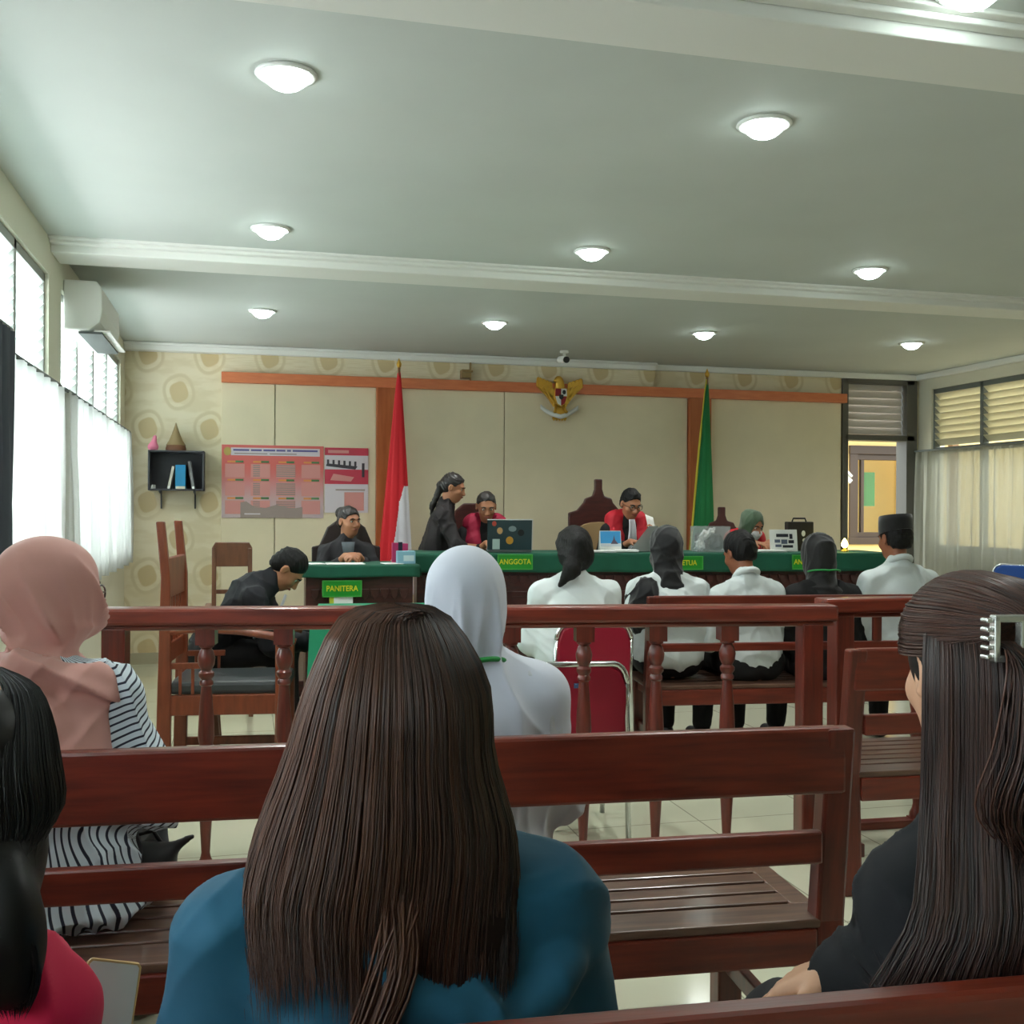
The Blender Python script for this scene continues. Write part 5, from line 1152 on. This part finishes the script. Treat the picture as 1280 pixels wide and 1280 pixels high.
for i in range(4200):
    ph = rng.uniform(-1.85, 1.85); j = rng.normal(0, 1, 6); cl = round(ph*9)/9; ph2 = ph*.82+cl*.18; dp = rng.uniform(.955, 1.015)
    s_, c_ = math.sin(ph2), math.cos(ph2); left = max(0, -s_); rt = max(0, s_)
    ze = -.228-.115*max(0, c_)*min(1, max(0, (s_+.6)/.5))-.05*rt-.026*abs(j[0])+(.0 if s_ < .8 else .05)
    xr = s_*(.108+.066*left+.012*rt); bul = .014*rt
    P_.append([(.010+.004*j[1]+s_*.006, .045-.10*max(0, c_)+.008*j[2], (.115 if c_ < .6 else .117)*dp), (s_*.062+.004, .02-c_*.085, .104*dp), (s_*.101*dp, -.018-c_*.115*dp, .035), (s_*(.108+.02*left)*dp, -.022-c_*.12*dp, -.05), (s_*(.113+.048*left)*dp+bul, -.03-c_*.118*dp-.01*abs(s_), -.13), (xr*dp+bul*.6-.01*c_, -.045-c_*(.1)*dp-.04*abs(s_)*.6, (ze-.125)*.5), (xr*dp*.98-.015*c_, -.06-c_*.10*dp-.035*abs(s_)+.006*j[3], ze)])
    T_.append(float(np.clip(.30+.14*math.sin(cl*23)+.12*j[4]+.3*left-.12*rt, 0, 1))); R_.append(rng.uniform(.0006, .0014))  # strands toned lighter towards the left: window light put into the hair colour
for i in range(130):                                        # the long loose lock falling to the lower left
    j = rng.normal(0, 1, 4)*.0042; P_.append([(-.01+j[0]*2.5, -.125, -.06), (-.015+j[0]*2.6, -.138+j[3]*.5, -.15), (-.03+j[1]*2.4, -.158+j[3]*.6, -.24), (-.065+j[1]*1.9, -.178+j[3]*.4, -.31), (-.105+j[2]*1.3, -.180, -.385), (-.14+j[2]*1.0, -.165, -.45)]); T_.append(float(np.clip(.75+.2*rng.normal(), 0, 1))); R_.append(rng.uniform(.001, .0022))
strands('hair', [hc+np.array(p) for p in P_], hairbrown, f.root, R_, 18, T_)

# dark top, half tied hair with a silver clip, right foreground
f = seated('person in a dark top, long brown hair half tied with a silver clip, right edge', .885, 1.125, 0, -.02, seat=.47, lean=.03, side=-.10, hp=.1, hy=-.08, neck=.51, skin=skinl, fat=1.05, sh=.155)
f.S['L'] = f.S['L']+np.array([.04, .0, -.02]); f.arm('L', (-.20, -.03, .72), (-.225, .05, .85), (-.55, .6, -.45), (.2, -.2, -1), .5)
f.body(.005); f.face(); f.top(navy, 'dark_top', .028, seed=61, sleeves=1.88, h=.006, amp=.005); f.legs_cloth(trouser)
B = hair_base(f, [((0, -.06, -.1), (.1, .075, .12)), ((0, -.095, -.24), (.12, .05, .13)), ((0.01, -.105, -.36), (.10, .035, .1))]); soft('hair_under', B, hairdark, f.root, .007)
P_ = []; T_ = []; R_ = []; clip = np.array([-.066, -.122, .052])
for i in range(1300):                                       # upper hair swept back to the clip
    a = rng.uniform(-1.6, 1.6); s_, c_ = math.sin(a), math.cos(a); dp = rng.uniform(.97, 1.03); tt = rng.uniform(0, 1); j = rng.normal(0, 1, 3)
    st_ = np.array([s_*.078, .075-.035*abs(s_), .055+.05*c_-.03*abs(s_)**3*tt]); m1 = np.array([s_*.094*dp, .02, .068+.052*c_*dp-.04*abs(s_)**2*(.5+tt*.9)]); m2 = np.array([s_*.09*dp, -.06, .062+.05*c_*dp-.03*abs(s_)**2*(.3+tt)])
    P_.append([st_, m1, m2, np.array([s_*.05*dp, -.112*dp, .055+.03*c_]), clip+np.array([.012*j[0]*.5, .0, .008*j[1]])]); T_.append(float(np.clip(.62+.22*j[2], 0, 1))); R_.append(rng.uniform(.0007, .0014))
for i in range(3400):                                      # the long hair underneath
    ph = rng.uniform(-1.42, 1.75); cl = round(ph*8)/8; ph2 = ph; s_, c_ = math.sin(ph2), math.cos(ph2); dp = rng.uniform(.95, 1.02); j = rng.normal(0, 1, 5)
    lf = max(0, -s_-.2)**1.5; ze = -.41+.03*j[0]-.03*c_+.05*abs(s_)**2
    P_.append([(s_*.084, .0-c_*.09, .07+.01*c_), (s_*.102*dp, -.018-c_*.116*dp, .03), (s_*.108*dp, -.025-c_*.119*dp, -.08), (s_*.118*dp, -.035-c_*.118*dp, -.16), (s_*(.136+.03*lf)*dp, -.05-c_*.11*dp-.03*abs(s_), -.25), (s_*(.15+.06*lf+.008*j[1])*dp, -.065-c_*.09*dp-.02*abs(s_), -.33), (s_*(.15+.085*lf+.012*j[2])*dp, -.075-c_*.09*dp+.006*j[3], ze)])
    T_.append(float(np.clip(.30+.13*math.sin(cl*17+2)+.13*j[4], 0, 1))); R_.append(rng.uniform(.0006, .0014))
for i in range(380):                                       # the tied tail below the clip
    j = rng.normal(0, 1, 4)*.011; P_.append([clip+np.array([j[0]*.4, -.008, 0]), clip+np.array([.015+j[1], -.04+j[2]*.5, -.03]), clip+np.array([.02+j[1]*1.6, -.045+j[2], -.11]), clip+np.array([.015+j[1]*1.8, -.03+j[2], -.19]), clip+np.array([.03+j[3]*1.5, -.02+j[2], -.26])]); T_.append(float(np.clip(.35+.3*rng.normal(), 0, 1))); R_.append(rng.uniform(.0007, .0014))
strands('hair', [f.hc+f.R@np.array(p).T if False else f.hc+np.array(p) for p in P_], hairdark, f.root, R_, 18, T_)
cm = MB(); c0 = f.hc+clip+np.array([0, -.014, .004])
for a, b_ in (((-.02, 0, -.026), (-.013, 0, .026)), ((.013, 0, -.026), (.02, 0, .026))): cm.span(c0+np.array(a)+np.array((0, -.006, 0)), c0+np.array(b_)+np.array((0, .006, 0)))
cm.span(c0+np.array((-.02, -.006, .018)), c0+np.array((.02, .006, .026))); cm.span(c0+np.array((-.02, -.006, -.026)), c0+np.array((.02, .006, -.018)))
for k in range(5):
    for sx in (-1, 1): cm.box(c0+np.array((sx*.024, .004, -.02+k*.01)), (.008, .014, .005))
o = part('hair_clip', cm, M('silver_clip', (206, 206, 200), .25, metal=.8), f.root, bevel=.002, label='silver openwork hair clip')

# crimson top and black ponytail at the left edge
f = seated('person in a crimson top with a black ponytail, cut by the left edge', -.318, 1.385, 0, -.06, seat=.385, lean=.10, side=.3, hp=.2, hy=.05, skin=skinl, fat=.92, sh=.125)
f.arm('R', f.S['R']+np.array([-.005, .03, -.27]), (.16, .12, .70), (.1, .9, .15), (-.8, 0, -.4), .7)
f.body(.006); f.face(); f.top(crimson, 'crimson_top', .03, seed=71, sleeves=1.3, h=.006, amp=.006); f.legs_cloth(trouser)
B = hair_base(f, [((0.01, -.05, -.07), (.09, .075, .09)), ((.03, -.08, -.12), (.06, .05, .07)), ((.078, -.135, -.135), (.034, .03, .05)), ((.085, -.14, -.185), (.028, .024, .045))]); soft('hair_under', B, hairjet, f.root, .007)
P_ = []; T_ = []; R_ = []
for i in range(1700):
    a = rng.uniform(-1.9, 1.9); s_, c_ = math.sin(a), math.cos(a); dp = rng.uniform(.97, 1.03); j = rng.normal(0, 1, 3); tie = np.array([.06, -.11, -.085])
    P_.append([(s_*.03, .03, .115*dp), (s_*.08*dp, .0-.04*c_, .09*dp), (s_*.103*dp, -.02-c_*.1*dp, .02), (s_*.098*dp+.01, -.04-c_*.09*dp, -.05), tie+np.array([.014*j[0], .006*j[1], .008*j[2]])]); T_.append(float(np.clip(.2+.2*j[0], 0, 1))); R_.append(rng.uniform(.0007, .0014))
for i in range(520):
    j = np.clip(rng.normal(0, 1, 4), -1.6, 1.6)*.009; k = rng.uniform(.8, 1.0); P_.append([tie+j[:3]*.4, tie+np.array([.014+j[0]*1.6, -.028+j[1], -.045*k]), tie+np.array([.026+j[0]*2, -.036+j[1], -.09*k]), tie+np.array([.03+j[0]*1.6, -.03+j[1], -.125*k]), tie+np.array([.03+j[0]*.8, -.025+j[1], -.155*k])]); T_.append(float(np.clip(.2+.25*rng.normal(), 0, 1))); R_.append(rng.uniform(.0007, .0014))
strands('hair', [f.hc+np.array(p) for p in P_], hairjet, f.root, R_, 18, T_, wave=.35)
r = thing('smartphone', 'pale smartphone in a gold edged case at the lower left, by the crimson top', 'phone', (-.165, 1.40, .755), .5)
part('case', MB().prism([(.036*a+.001*b_, .075*b_) for a, b_ in ((-1, -.93), (-.86, -1), (.86, -1), (1, -.93), (1, .93), (.86, 1), (-.86, 1), (-1, .93))], -.005, .005), M('gold_phone_case', (190, 160, 110), .35, metal=.5), r, bevel=.002)
part('screen', MB().prism([(.0325*a, .0705*b_) for a, b_ in ((-1, -.95), (-.9, -1), (.9, -1), (1, -.95), (1, .95), (.9, 1), (-.9, 1), (-1, .95))], -.0065, -.004), M('pale_screen', (214, 218, 214), .2), r)
r.rotation_euler = (-.5, .35, .4)
